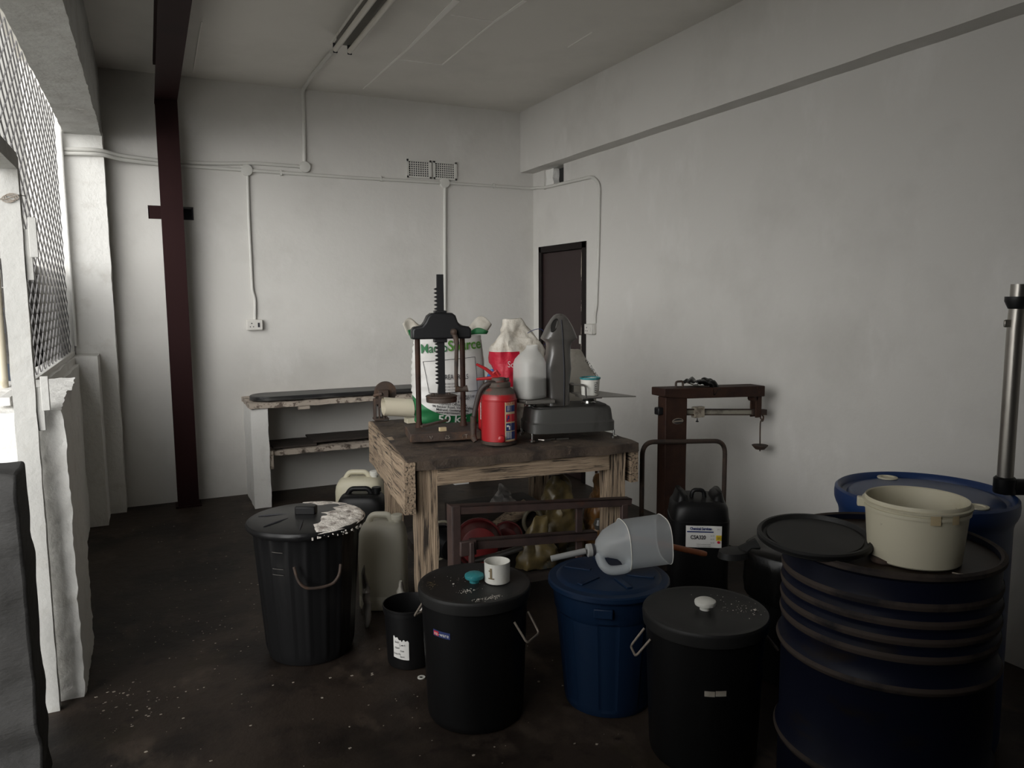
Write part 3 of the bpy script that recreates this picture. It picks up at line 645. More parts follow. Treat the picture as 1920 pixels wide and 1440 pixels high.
d = Vector((-_r.x, -_r.y, 0)).normalized()     # handles point to the left
def hp(l, z): return (d*l + Vector((0, 0, z)))
b = NB(); tube(b, [hp(.0, hz+.012), hp(.03, hz+.030), hp(.06, hz+.055), hp(.105, hz+.078)], [.009, .010, .008, .006], 8); tube(b, [hp(.03, hz+.030), hp(.012, hz+.045), hp(-.005, hz+.02)], .009, 8); obj('squeeze_lever', b, 'red', ext)
b = NB(); tube(b, [hp(-.005, hz+.006), hp(.03, hz+.012), hp(.105, hz+.006)], [.010, .009, .006], 8); obj('carry_handle', b, 'red', ext)
b = NB(); tube(b, [hp(.02, hz-.005), hp(-.022, hz+.0), hp(-.05, hz+.006)], [.012, .011, .008], 10); obj('valve', b, 'rust', ext)
b = NB(); tube(b, [hp(-.005, hz+.005), hp(-.012, hz+.006), hp(-.02, hz+.008)], .008, 10); obj('gauge_button', b, 'redprint', ext)
fwd = Vector((-_f.x, -_f.y, 0)).normalized()
b = NB(); hpts = [hp(.01, hz-.012)+fwd*.02, hp(.05, hz-.012)+fwd*.035, hp(.085, hz-.045)+fwd*.03, hp(.108, hz-.12)+fwd*.025, hp(.118, hz-.18)+fwd*.03, hp(.120, hz-.205)+fwd*.04]
tube(b, smooth_path(hpts, 6), .0125, 12); ho = obj('hose', b, 'rubber', ext)
b = NB(); e0 = hpts[-1]
tube(b, [e0+Vector((0, 0, .04)), e0, e0-Vector((0, 0, .05)), e0-Vector((0, 0, .06))+fwd*.004, e0-Vector((0, 0, .078))+fwd*.012+d*-.01], [.014, .015, .013, .016, .012], 12); obj('nozzle', b, 'rust', ho)
e2 = aZ(918, 819, T)
ext2, cyl2 = extinguisher((e2.x+.032, e2.y+.035, T+.004), ER*.84, EH*.85, 'second red extinguisher almost hidden behind the front one')
lab = NB(); f2 = facing(e2.x, e2.y); fn = around(ER*.84, f2, 0, .0015); patch(lab, fn, -.070, -.028, EH*.40, EH*.80, 6, 2); obj('label', lab, 'paper', ext2)
for k in range(6): lettering('SERVICE', .018, (lambda u, v, k=k: around(ER*.84, f2, 0, .0025)(-.054+u, EH*(.80-.07*k)+v)), 'ink', ext2, sx=.45)

# ---- counter scale
cf = aZ(981, 834, T); cr = aZ(1150, 825, T); crz = math.atan2(cr.y-cf.y, cr.x-cf.x)
cs = thing('counter_scale', 'grey enamelled counter scale with a tall dial tower', 'scale', ((cf.x+cr.x)/2, (cf.y+cr.y)/2, T+.008), crz)
ck = (cf-CAM).dot(_f)/F
bw = 86*ck; bd = .125; cyc = bd+.0
b = NB()
XO = .03
secs = [(0, cyc, .038, bw, bd, 7), (0, cyc, .04, bw*1.0, bd, 7), (0, cyc, .082, bw*1.0, bd, 7), (0, cyc, .088, bw*.975, bd*.95, 7), (0, cyc, .092, bw*.965, bd*.94, 7), (0, cyc, .14, bw*.945, bd*.90, 6), (0, cyc, .152, bw*.92, bd*.86, 6), (0, cyc, .157, bw*.88, bd*.80, 5)]
loft(b, [(XO, *q[1:]) for q in secs], 72); obj('base', b, 'scalebase', cs, smooth=30)
b = NB(); loft(b, [(XO, cyc, .1565, bw*.87, bd*.78, 5), (XO, cyc, .161, bw*.86, bd*.77, 5)], 60); obj('greasy_top', b, 'scaletop', cs)
for sx in (-1, 1):
    for sy in (.02, 2*bd-.02):
        b = NB(); lathe(b, [(.014, 0), (.015, .01), (.006, .014), (.006, .04)], 14, (XO+sx*bw*.95, sy, 0)); obj('foot', b, 'chrome', cs)
tx = .006+(1044-1066)*ck*.5
zt0 = .155
def tw(z, cx, a, bb, e=3.2): return (tx+cx, cyc, zt0+z, a, bb, e)
pxm = ck*1.06
prof = [(0, .0, 23, .055), (.05, -.001, 22, .052), (.10, -.002, 22, .05), (.14, -.002, 24, .05), (.19, -.002, 26, .052), (.225, .0, 24, .052), (.26, .004, 21.5, .052), (.30, .007, 21, .052), (.322, .008, 23, .055), (.333, .009, 29, .058), (.342, .009, 33, .060), (.36, .010, 30, .060), (.40, .011, 23, .058), (.435, .012, 15, .052), (.455, .012, 8.5, .045), (.463, .012, 4, .03)]
K = 168*pxm/.463
b = NB(); loft(b, [tw(z*K, cx, a*pxm, bb) for z, cx, a, bb in prof], 48); tow = obj('tower', b, 'scale', cs, smooth=40)
b = NB(); pts = [(tx+.018-.01*(z/.46)+.006*math.sin(z*9), cyc-bb-.001, zt0+z*K) for z, cx, a, bb in prof[:-2]]; tube(b, pts, .0035, 6); obj('front_seam', b, 'ink', cs)
# sloping dial window on the left face of the head
b = NB(); lathe(b, [(.9, 0), (1.0, .0), (1.0, .004), (.88, .006), (.86, .003)], 36, Mx=Matrix.Translation((tx-.030, cyc-.050, zt0+.408*K)) @ Euler((math.radians(80), 0, 0)).to_matrix().to_4x4() @ Matrix.Rotation(math.radians(-27), 4, 'Z') @ Matrix.Diagonal((.017, .036, 1, 1)), cap1=True); obj('dial_window', b, 'scaletop', cs)
# left weight pan, neck
lx = (1003-1066)*ck*1.0
b = NB(); lathe(b, [(.03, 0), (.03, .008), (.022, .012), (.022, .022)], 24, (lx, cyc, .16)); obj('pan_neck', b, 'chrome', cs)
b = NB(); lathe(b, [(.075, 0), (.088, .004), (.092, .012), (.092, .018), (.086, .02)], 40, (lx, cyc-.02, .183)); box(b, (lx-.05, cyc-.115, .183), (lx+.095, cyc-.06, .2)); obj('weight_pan', b, 'plate', cs, bevel=.003)
rx_ = (1114-1066)*ck+.02
b = NB(); lathe(b, [(.034, 0), (.036, .006), (.026, .01), (.030, .02), (.024, .028), (.034, .036), (.036, .04)], 24, (rx_, cyc, .158)); obj('plate_neck', b, 'chrome', cs)
b = NB(); prism(b, [(rx_-.05, cyc-.09), (rx_+.20, cyc-.13), (rx_+.09, cyc+.12), (rx_-.06, cyc+.1)], .20, .206); box(b, (rx_-.05, cyc-.06, .19), (rx_+.05, cyc+.06, .2)); obj('goods_plate', b, 'plate', cs, bevel=.001)
b = NB(); tube(b, arc_path([(rx_-.18, cyc+.06, .205), (rx_-.18, cyc+.06, .26), (rx_-.045, cyc-.06, .26), (rx_-.045, cyc-.088, .255), (rx_-.043, cyc-.088, .20)], .012), .005, 8); box(b, (rx_-.19, cyc+.02, .215), (rx_-.07, cyc+.05, .262)); obj('side_arm', b, 'scale', cs)
# drips of junk under the scale
jk = aZ(1015, 828, T)
for i in range(6):
    b = NB(); a = i*1.1; q = jk+Vector((.035*i-.06, .02*math.sin(a*3), .004)); tube(b, [q, q+Vector((.03*math.cos(a), .018*math.sin(a), .004)), q+Vector((.05*math.cos(a*.7), .012*math.cos(a*2), .003))], .003+.001*(i % 2), 6)
    tag(obj('metal_scrap', b, 'steel'), 'bit of bent grey metal scrap lying under the front of the counter scale', 'scrap', 'metal scraps under the scale')

# ---- bottle on the scale pan
Mc = Matrix.Translation(cs.location) @ Matrix.Rotation(crz, 4, 'Z')
bp = Mc @ Vector((lx+.005-.02, cyc-.050, .2045))
bk = (bp-CAM).dot(_f)/F; bR = 27.5*bk; bh = (752-655)*bk
bt = thing('plastic_bottle', 'half full translucent plastic bottle standing on the scale pan', 'bottle', bp, .3)
b = NB(); loft(b, [(0, 0, .0, bR*.85, bR*.8, 4), (0, 0, .006, bR*.96, bR*.92, 4), (0, 0, .02, bR, bR*.95, 3.6), (0, 0, bh*.68, bR, bR*.95, 3.2), (0, 0, bh*.76, bR*.95, bR*.90, 2.6), (.004, 0, bh*.84, bR*.78, bR*.74, 2.2), (.010, 0, bh*.91, bR*.54, bR*.5, 2.1), (.014, 0, bh*.96, bR*.42, bR*.40, 2), (.018, 0, bh*1.02, bR*.38, bR*.38, 2)], 48, cap1=False); obj('bottle_body', b, 'bottle', bt, smooth=60)
b = NB(); loft(b, [(0, 0, .004, bR*.93, bR*.88, 4), (0, 0, .02, bR*.975, bR*.925, 3.6), (0, 0, bh*.385, bR*.975, bR*.925, 3.3)], 48); obj('liquid', b, 'liquid', bt)

# ---- white tub with teal rim on the goods plate
q = Mc @ Vector((rx_-.002, cyc-.03, .2075)); uk = (q-CAM).dot(_f)/F; uR = 18.5*uk; uh = 33*uk
tu = thing('plastic_tub', 'small white tub with a teal rim on the scale plate', 'tub', q)
b = NB(); lathe(b, [(uR*.86, 0), (uR*.88, .004), (uR*.97, uh*.86), (uR*1.0, uh*.88), (uR*1.0, uh*.92), (uR*.93, uh*.92), (uR*.83, .006)], 40, cap1=True); obj('tub_body', b, 'white', tu)
b = NB(); lathe(b, [(uR*1.02, uh*.89), (uR*1.06, uh*.93), (uR*1.05, uh*.99), (uR*.96, uh*1.0), (uR*.93, uh*.95)], 40, cap0=False, cap1=False); obj('rim', b, 'teal', tu)
uf = facing(q.x, q.y)
lettering('VAVAVY', uR*.62, (lambda u, v: around(uR*.93, uf, 0, .003)(uR*.55+v, uh*.45+u)), 'ink', tu, sx=.5)

# ---- bags behind the scale
def crumple(name, label, cat, loc, a, bb, h, seed, m, amp=.02, top=None, rz=0, e=2.6, sc=9, n=56, rings=28, skew=0):
    t = thing(name, label, cat, loc, rz); b = NB(); secs = []
    for k in range(rings+1):
        t_ = k/rings; f = top(t_) if top else (.85+.3*math.sin(PI*t_))*(1-t_**6*.7)
        secs.append((skew*t_*t_, 0, h*t_, a*f, bb*f, e))
    o = Vector((seed*5, seed, seed*2))
    def rf(p, tt):
        w = min(1, p.z/(.06*h+1e-6))
        nn = noise.noise_vector(p*sc+o)+.5*noise.noise_vector(p*sc*2.7+o)
        ridge = abs(noise.noise(p*sc*1.6+o))
        return p + Vector((nn.x*amp, nn.y*amp, nn.z*amp*.7*w)) - Vector((p.x, p.y, 0)).normalized()*ridge*amp*.9 if p.length > 0 else p
    loft(b, secs, n, rf=rf); body = obj('bag_body', b, m, t, smooth=40); return t
gy = 3.56
g = aY(984, 752, gy); gk = (g-CAM).dot(_f)/F
zo = g.z-T
def sodmat():
    m = mat('red_white_bag', (.60, .56, .49), .5, layers=[((.42, .37, .30), 16, .5, .65, S1)], bump=.7, bscale=22)
    nt = m.node_tree; N = nt.nodes; L = nt.links; bs = N['Principled BSDF']; tc = N.new('ShaderNodeTexCoord'); sp = N.new('ShaderNodeSeparateXYZ'); L.new(tc.outputs['Object'], sp.inputs[0])
    a = N.new('ShaderNodeMath'); a.operation = 'COMPARE'; a.inputs[1].default_value = 58*gk+zo; a.inputs[2].default_value = 32*gk; L.new(sp.outputs[2], a.inputs[0])
    lt_ = N.new('ShaderNodeMath'); lt_.operation = 'LESS_THAN'; lt_.inputs[1].default_value = -15*gk; L.new(sp.outputs[0], lt_.inputs[0]); ml = N.new('ShaderNodeMath'); ml.operation = 'MULTIPLY'; L.new(a.outputs[0], ml.inputs[0]); L.new(lt_.outputs[0], ml.inputs[1])
    old = bs.inputs['Base Color'].links[0].from_socket; mx = N.new('ShaderNodeMix'); mx.data_type = 'RGBA'; mx.inputs[7].default_value = (.46, .008, .03, 1)
    L.new(ml.outputs[0], mx.inputs[0]); L.new(old, mx.inputs[6]); L.new(mx.outputs[2], bs.inputs['Base Color']); return m
sod = crumple('chemical_bag', 'crumpled red and white chemical bag behind the plastic bottle', 'bag', (g.x, gy+.03, T+.012), 52*gk, .07, 150*gk+zo, 3, sodmat(), .024, lambda t: (1.0 if t < .72 else 1.0-.70*(t-.72)/.28), 0, 3, 12, skew=-20*gk)
lettering('Sodium', 16*gk, (lambda u, v: Vector((-24*gk+u, -.093, 66*gk+zo+v-.1*u))), 'paper', sod, sx=.9)
b = NB(); tube(b, smooth_path([(-6*gk, -.098, 124*gk+zo), (8*gk, -.1, 130*gk+zo), (24*gk, -.095, 130*gk+zo), (32*gk, -.095, 118*gk+zo), (36*gk, -.09, 106*gk+zo), (28*gk, -.10, 102*gk+zo)], 5), .0017, 5); obj('blue_drawstring', b, 'inkblue', sod)
q = aY(940, 690, 3.62); crumple('plastic_wrap', 'scrap of blue plastic film beside the red and white bag', 'plastic film', (q.x+.012, 3.76, T+.01), 17*gk, .03, 108*gk, 8, 'bluebag', .012)
q = aY(1086, 760, 3.68); k2 = (q-CAM).dot(_f)/F
ws = crumple('white_sack', 'grimy white sack slumped behind the right end of the scale', 'sack', (q.x, 3.74, T+.012), 42*k2, .10, 100*k2+q.z-T, 12, 'sackplain', .012, lambda t: (1.0 if t < .62 else max(.3, 1.0-1.5*(t-.62))), 0, 2.8, 8, skew=-6*k2)
lettering('VAT THEUNS', 9*k2, (lambda u, v: Vector((17*k2+u*.6+v*.75, -.105, 66*k2+q.z-T-u*.78+v*.6))), 'ink', ws, sx=.8)
lettering('NSU', 8*k2, (lambda u, v: Vector((6*k2+u, -.125, 30*k2+q.z-T+v))), 'ink', ws)

# ---- vise with pale pipe at the far left corner of the bench
vp = aZ(716, 787, T); vk = (vp-CAM).dot(_f)/F
vi = thing('bench_vise', 'rusty pipe vise clamped on the far left corner of the bench', 'vise', (vp.x, vp.y-.02, T+.004), RZ)
b = NB()
for x0 in (-16, -9, 0, 4): box(b, (x0*vk, -.03, 0), ((x0+3)*vk, -.018 if x0 % 2 else .03, (48-abs(x0))*vk))
box(b, (-16*vk, -.03, 30*vk), (7*vk, .03, 40*vk)); box(b, (-8*vk, -.035, 24*vk), (10*vk, .035, 56*vk)); box(b, (-17*vk, -.035, 0), (10*vk, .04, .012)); obj('vise_frame', b, 'rust', vi, bevel=.003)
b = NB(); lathe(b, [(.004, -.018), (20*vk, -.014), (21*vk, 0), (20*vk, .014), (.004, .018)], 36, Mx=Matrix.Translation((7*vk, .02, 50*vk)) @ Matrix.Rotation(PI/2, 4, 'X')); obj('grinding_wheel', b, 'rust', vi)
b = NB(); tube(b, [(-16*vk, -.01, 46*vk), (-2*vk, -.04, 50*vk)], .010, 8); obj('clamp_screw', b, 'rust', vi)
p0 = aY(719, 762, 4.02); p1 = aY(772, 765, 4.0)
b = NB(); R_ = 16.5*vk; n = 32; rings = []
for x, r in ((0, R_), (0, R_), (1, R_), (1, R_*.9), (0, R_*.9)): rings.append([p0+(p1-p0)*x+Vector((0, math.cos(2*PI*i/n)*r, math.sin(2*PI*i/n)*r)) for i in range(n)])
skin(b, rings, True, False, False); tag(obj('plastic_pipe', b, 'pvc'), 'pale cream length of pipe held by the rusty vise', 'pipe')
q = aZ(775, 797, T); b = NB(); box(b, (-.045, -.03, 0), (.05, .03, .03)); tag(obj('wood_block', b, 'cream', loc=(q.x+.02, q.y+.06, T+.005), bevel=.002), 'small pale wood block under the cream pipe', 'block')

# ================================================================== UNDER THE BENCH
fy = 2.985
fr = thing('angle_iron_frame', 'dark rusty angle iron frame leaning against the front of the bench', 'frame', (aY(855, 1000, fy).x, fy, 0), 0)
def fl(px, py, y=fy): q = aY(px, py, y); return Vector((q.x-fr.location.x, y-fy, q.z))
def bar(name, a, c, h, th=.018, m='frame', par=fr):
    b = NB(); a = Vector(a); c = Vector(c); d = (c-a); ln = d.length; ang = math.atan2(d.z, d.x)
    box(b, (0, -th/2, -h/2), (ln, th/2, h/2), Matrix.Translation(a) @ Matrix.Rotation(-ang, 4, 'Y')); box(b, (0, -th/2, h/2-.006), (ln, .04, h/2), Matrix.Translation(a) @ Matrix.Rotation(-ang, 4, 'Y'))
    return obj(name, b, m, par, bevel=.002)
bar('top_rail', fl(846, 957), fl(1183, 941), .036); bar('lower_rail', fl(885, 1022), fl(1118, 1004), .040)
a = fl(854, 948); b = NB(); box(b, (a.x-.018, -.012, 0), (a.x+.018, .012, a.z)); box(b, (a.x-.022, -.012, 0), (a.x-.017, .05, a.z)); obj('upright', b, 'frame', fr, bevel=.002)
a = fl(1088, 950); b = NB(); box(b, (a.x-.016, .005, 0), (a.x+.016, .02, a.z)); obj('upright', b, 'frame', fr, bevel=.002)
a = fl(1170, 945); b = NB(); box(b, (a.x-.016, -.012, 0), (a.x+.016, .012, a.z)); obj('upright', b, 'frame', fr, bevel=.002)
a = fl(880, 1030); b = NB(); box(b, (a.x-.05, -.025, a.z-.02), (a.x+.025, .0, a.z+.045)); box(b, (a.x-.01, -.035, a.z-.06), (a.x+.012, -.01, a.z+.04)); box(b, (a.x-.075, -.03, a.z-.085), (a.x+.03, 0, a.z-.06)); obj('bracket', b, 'frame', fr, bevel=.004)
# red bowls, bucket, ring, pole, sacks
def lying(name, label, cat, px, py, y, r, dpt, m, tilt, rz, extra=None):
    q = aY(px, py, y); t = thing(name, label, cat, (q.x, y, q.z), 0); t.rotation_euler = (tilt, 0, rz)
    b = NB(); lathe(b, [(r*.7, dpt), (r*.75, dpt*.98), (r*.95, .0), (r*1.03, 0), (r*1.05, -.012), (r*.98, -.014), (r*.90, 0), (r*.70, dpt*.95)], 44, cap0=True, cap1=True); obj('body', b, m, t); return t
rb = lying('red_bucket', 'dark red plastic basin lying on its side under the bench', 'basin', 897, 1018, 3.30, .115, .12, 'reddark', math.radians(80), math.radians(-20))
b = NB(); box(b, (-.07, .0, -.017), (-.005, .06, -.016)); 
tg = obj('label', b, 'paper', rb); b = NB(); box(b, (-.062, .006, -.0185), (-.04, .05, -.0175)); obj('printed_block', b, 'ink', tg)
lying('red_tub', 'red plastic tub standing behind the dark red basin', 'tub', 952, 1005, 3.50, .075, .08, 'reddark', math.radians(84), math.radians(-30))
bb_ = lying('black_pail', 'black pail with a pale rim lying behind the angle iron frame', 'pail', 826, 1015, 3.50, .080, .11, 'black', math.radians(95), math.radians(12))
b = NB(); tube(b, [(.10*math.cos(a), .10*math.sin(a), -.012) for a in [2*PI*i/30 for i in range(31)]], .006, 8); obj('pale_rim', b, 'cream', bb_)
q = aY(1001, 978, 3.35); b = NB(); tube(b, [(q.x+.052*math.cos(a)*.9, 3.35+.02*math.sin(a*.5), q.z+.060*math.sin(a)) for a in [2*PI*i/36 for i in range(37)]], .0105, 10)
tag(obj('hose_ring', b, mat('olive_hose', (.10, .085, .055), .6)), 'olive hose ring lying under the bench top rail', 'hose')
q0 = aY(886, 1052, 3.02); q1 = aY(978, 1027, 3.06); b = NB(); tube(b, [q0, (q0+q1)/2+Vector((0, 0, -.004)), q1], .014, 10); tag(obj('grey_bar', b, 'steel'), 'grey scuffed metal bar slanting below the dark red basin', 'bar')
q = aY(958, 975, 3.6); b = NB(); tube(b, [(q.x-.14, 3.62, .29), (q.x+.10, 3.60, .43)], .040, 20); tag(obj('wood_roll', b, 'woodx'), 'pale timber log behind the dark red basin', 'log')
ysh = SH+.009
for px, py, y, a, bb2, h, sd, lab in ((1046, 1010, 3.42, .15, .09, .40, 2, 'dirty yellow plastic sack crumpled in the middle under the bench'), (1118, 990, 3.46, .075, .09, .36, 5, 'amber brown sack bundle behind the right bench leg'), (1010, 1030, 3.24, .11, .06, .24, 9, 'small yellow plastic sack in front under the bench rail')):
    q = aY(px, py, y); crumple('plastic_sack', lab, 'sack', (q.x, y, ysh), a, bb2, h, sd, 'amberbag' if 'amber' in lab else 'yellowbag', .030, lambda t: (1.05-.75*t**1.5), 0, 2.4, 9)
q = aY(1108, 975, 3.30); b = NB(); lathe(b, [(.004, -.03), (.02, -.026), (.03, 0), (.02, .026), (.004, .03)], 20); tag(obj('grey_ball', b, 'scale', loc=(q.x, 3.22, q.z)), 'grey rounded lump lying by the amber brown sack', 'lump')
q = aY(935, 945, 3.75); b = NB(); v = gridbox(b, (-.26, -.12, 0), (.22, .12, .19), .05); jitter(v, .004, 7, 1); tag(obj('wooden_crate', b, 'plank', loc=(q.x, 3.78, ysh)), 'dark box under the bench carrying crumpled foil', 'box')
crumple('foil_wrap', 'crumpled silvery foil on the dark box under the bench', 'foil', (q.x+.02, 3.74, ysh+.193), .07, .05, .11, 21, 'foil', .022, lambda t: (1.1-1.0*t), 0, 2.2, 14, 40, 16)

# ================================================================== CONTAINERS ON THE FLOOR
def wire_bail(par, R, z, a0, span, drop, m, out=.02, r=.004, sq=True):
    b = NB(); s = span/2
    if sq: pts = [(-s, 0, 0), (-s*.9, out*1.6, -drop), (s*.9, out*1.6, -drop), (s, 0, 0)]; pts = arc_path(pts, .015)
    else: pts = smooth_path([(-s, 0, .012), (-s*.85, out*.7, -drop*.5), (-s*.45, out, -drop*.95), (s*.45, out, -drop*.95), (s*.85, out*.7, -drop*.45), (s, 0, .03)], 5)
    tube(b, pts, r, 8)
    Mx = Matrix.Translation((R*math.cos(a0), R*math.sin(a0), z)) @ Matrix.Rotation(a0-PI/2, 4, 'Z')
    bmesh.ops.transform(b, matrix=Mx, verts=b.verts[:]); return obj('wire_handle', b, m, par)
def lid_flat(par, R, z, m, skirt=.035):
    b = NB(); lathe(b, [(R*.97, z-skirt), (R*.985, z-skirt), (R, z-.012), (R*.995, z-.004), (R*.98, z), (R*.9, z+.001), (R*.88, z-.0015), (.01, z-.001)], 72); return obj('lid', b, m, par)
# -- ribbed bin
rc = (.575, 3.325)
rbn = thing('refuse_bin', 'black ribbed bin with white crust on its broken lid', 'bin', (rc[0], rc[1], 0))
ff = facing(*rc)
def ribs(a, r, z):
    k = (math.cos(a*18+.4)); return r + (.006*max(0, k)**3 if .03 < z < .56 else 0)
b = NB(); lathe(b, [(.165, 0), (.178, .004), (.183, .02), (.186, .05), (.215, .45), (.222, .555), (.226, .56), (.228, .575)], 144, rf=ribs); obj('bin_body', b, 'blackrib', rbn, smooth=50)
b = NB(); jit = Vector((3, 1, 2)); R = .252
def lidr(a, r, z): return r*(1+.015*noise.noise(Vector((math.cos(a)*2, math.sin(a)*2, 0)))) if r > .2 else r
rings = [(.225, .567), (.243, .566), (.252, .575), (.254, .588), (.248, .598), (.235, .601), (.16, .607), (.08, .615), (.01, .616)]
lathe(b, rings, 96, rf=lidr); lid = obj('lid', b, 'blackrib', rbn, smooth=40)
b = NB(); box(b, (-.045, -.022, .612), (.045, .022, .650), Matrix.Rotation(YAW*-1, 4, 'Z')); obj('knob', b, 'black', rbn, bevel=.006)
for a_ in (-2.75, -1.9, -3.6):
    b = NB(); tube(b, [(r_*math.cos(a_+.12*r_), r_*math.sin(a_+.12*r_), .6205-.075*r_) for r_ in (.09, .13, .17, .21)], [.001, .0035, .004, .001], 6); obj('crack', b, 'ink', rbn)
# crust of powder on the right hand side of the lid
def crust(par, R, zf, a0, a1, r0, seed, m, name='powder_crust', thick=.010):
    b = NB(); nu, nv = 64, 24; G = {}
    for i in range(nu+1):
        for j in range(nv+1):
            u = i/nu; v = j/nv; a = a0+(a1-a0)*u; edge = math.sin(PI*u)**.35
            rr = r0(u) + (R-r0(u))*v
            nn = noise.noise(Vector((math.cos(a)*rr*30, math.sin(a)*rr*30, seed)))
            hgt_ = thick*max(-.2, min(1, (edge*1.2-.3)*(math.sin(PI*min(.97, v+.03))**.5)*(.55+.9*nn)+.15))
            G[i, j] = b.verts.new((rr*math.cos(a), rr*math.sin(a), zf(rr)+hgt_-.001))
    for i in range(nu):
        for j in range(nv): b.faces.new((G[i, j], G[i+1, j], G[i+1, j+1], G[i, j+1]))
    return obj(name, b, m, par, smooth=180)
ra = math.atan2(_r.y, _r.x)                  # "to the right" as seen from the gate side
cr_ = crust(rbn, .252, lambda r: .6165-.062*r-max(0, r-.24)*.8, ra-1.15, ra+.95, lambda u: .055+.09*abs(2*u-1)+.02*math.sin(u*17), 3, 'powder'); cr_['label'] = 'crust of white powder'
cr2 = crust(rbn, .25, lambda r: .615-.06*r, ra+1.0, ra+1.9, lambda u: .19+.03*math.sin(u*9), 6, 'powder', thick=.006)
b = NB()
for i in range(26):
    a = ra-1.1+random.uniform(-.15, 1.0)*.9; z = .585-abs(random.gauss(0, .012)); q = Vector((.2555*math.cos(a), .2555*math.sin(a), z)); s = random.uniform(.0008, .0032)
    box(b, (-s, -s, -s), (s, s, s*3), Matrix.Translation(q) @ Euler((i, i*2, i*3)).to_matrix().to_4x4())
obj('powder_drips', b, 'powder', rbn)
wire_bail(rbn, .222, .43, ff+.17, .19, .065, 'rust', .022, .0062, False)
fb = around(.2225, ff-.55, .47, .003)
b = NB(); 
for v0 in (.04, -.03, -.055): patch(b, fb, -.03, .02, v0, v0+.0025, 4, 1)
obj('moulded_marks', b, 'scale', rbn)
# -- black bins with pale knobs (same model)
def knob_bin(c, label, knobm, rz=0):
    t = thing('storage_bin', label, 'bin', (c[0], c[1], 0), rz)
    b = NB(); lathe(b, [(.155, 0), (.172, .003), (.178, .014), (.180, .03), (.196, .44), (.1975, .462), (.194, .465), (.194, .47)], 72); obj('bin_body', b, 'black', t, smooth=40)
    lid_flat(t, .209, .50, 'blackdull', .045)
    b = NB(); lathe(b, [(.018, .499), (.018, .509), (.024, .513), (.034, .516), (.036, .523), (.035, .529), (.027, .534), (.005, .536)], 32); obj('knob', b, knobm, t)
    return t
nc = (1.037, 2.528)
na = knob_bin(nc, 'black bin with a teal lid knob and white powder spots', 'teal')
nf = facing(*nc)
wire_bail(na, .196, .405, nf+1.02, .105, .07, 'wire', .03, .0042)
wire_bail(na, .196, .405, nf+1.02+PI, .105, .07, 'wire', .03, .0042)
fn = around(.1935, nf-.66, .37, .002)
b = NB(); pts = []
patch(b, fn, -.038, .038, -.0115, .0115, 8, 2); obj('label', b, 'inkblue', na)
b = NB(); patch(b, around(.1935, nf-.66, .37, .003), -.034, -.010, -.008, .008, 4, 2); obj('label_panel', b, 'redprint', na)
lf = around(.1935, nf-.66, .3705, .004)
lettering('na', .019, lambda u, v: lf(u-.022, v), 'paper', na); lettering('-ware', .019, lambda u, v: lf(u+.012, v), 'paper', na)
def spots(par, R, z, cx, cy, sx, sy, n, smin, smax, m, seed, name='powder_spots'):
    rnd = random.Random(seed); b = NB()
    for i in range(n):
        x = cx+rnd.gauss(0, sx); y = cy+rnd.gauss(0, sy)
        if math.hypot(x, y) > R: continue
        s = rnd.uniform(smin, smax); k = rnd.randint(5, 7); a0 = rnd.uniform(0, 6)
        poly = [(x+s*math.cos(a0+2*PI*i_/k)*rnd.uniform(.6, 1.2), y+s*math.sin(a0+2*PI*i_/k)*rnd.uniform(.6, 1.2)) for i_ in range(k)]
        prism(b, poly, z, z+s*.35)
    return obj(name, b, m, par, smooth=0)
rt = Vector((_r.x, _r.y)).normalized(); fw2 = Vector((_f.x, _f.y)).normalized()
def lp(r, f): return rt*r+fw2*f
q = lp(-.02, -.09); spots(na, .2, .5005, q.x, q.y, .016, .010, 50, .0008, .0022, 'gypsum', 1)
q = lp(.06, -.155); spots(na, .2, .5005, q.x, q.y, .028, .009, 110, .0007, .0022, 'gypsum', 2)
q = lp(-.16, -.03); spots(na, .2, .5005, q.x, q.y, .012, .018, 50, .0008, .0020, 'yellowbag', 3)
q = lp(-.05, .0); spots(na, .2, .5005, q.x, q.y, .07, .06, 40, .0005, .0014, 'gypsum', 4)
q = lp(-.075, -.02); spots(na, .2, .5005, q.x, q.y, .001, .001, 1, .004, .005, 'gypsum', 5)
# teal knob sits off centre in the photo: centre it as built; the cup beside it
kp = lp(.085, .005)
cu = thing('paper_cup', 'short white cup marked 1 on the lid with the teal knob', 'cup', (nc[0]+kp.x, nc[1]+kp.y, .5015))
b = NB(); lathe(b, [(.044, 0), (.0465, .002), (.0475, .074), (.0485, .077), (.046, .077), (.0445, .008)], 44); obj('cup_body', b, 'white', cu)
cfa = facing(nc[0]+kp.x, nc[1]+kp.y)
lettering('1', .05, (lambda u, v: around(.0475, cfa-.5, .042, .0012)(u, v)), 'cupink', cu, bold=.0016)
b = NB(); patch(b, around(.0475, cfa-.5, .0, .0013), -.011, .013, .022, .0265, 5, 1); patch(b, around(.0475, cfa-.5, .0, .0013), -.009, .002, .050, .055, 3, 1); obj('numeral_serif', b, 'cupink', cu)
kc = (1.64, 1.955)
kb = knob_bin(kc, 'black bin with a white lid knob in front of the navy drum', 'white')
kf = facing(*kc)
wire_bail(kb, .196, .42, kf-1.25, .085, .06, 'wire', .03, .0042); wire_bail(kb, .196, .42, kf-1.25+PI, .085, .06, 'wire', .03, .0042)
b = NB(); fn = around(.190, kf+.20, .30, .0015)
patch(b, fn, -.034, -.002, -.009, .009, 4, 1); patch(b, fn, .0, .034, -.007, .011, 4, 1); obj('torn_label', b, 'sackplain', kb)
q = lp(.14, -.02); spots(kb, .2, .5005, q.x, q.y, .02, .02, 30, .0008, .0022, 'gypsum', 11)
q = lp(.10, .06); spots(kb, .2, .5005, q.x, q.y, .05, .04, 30, .0007, .002, 'gypsum', 12)
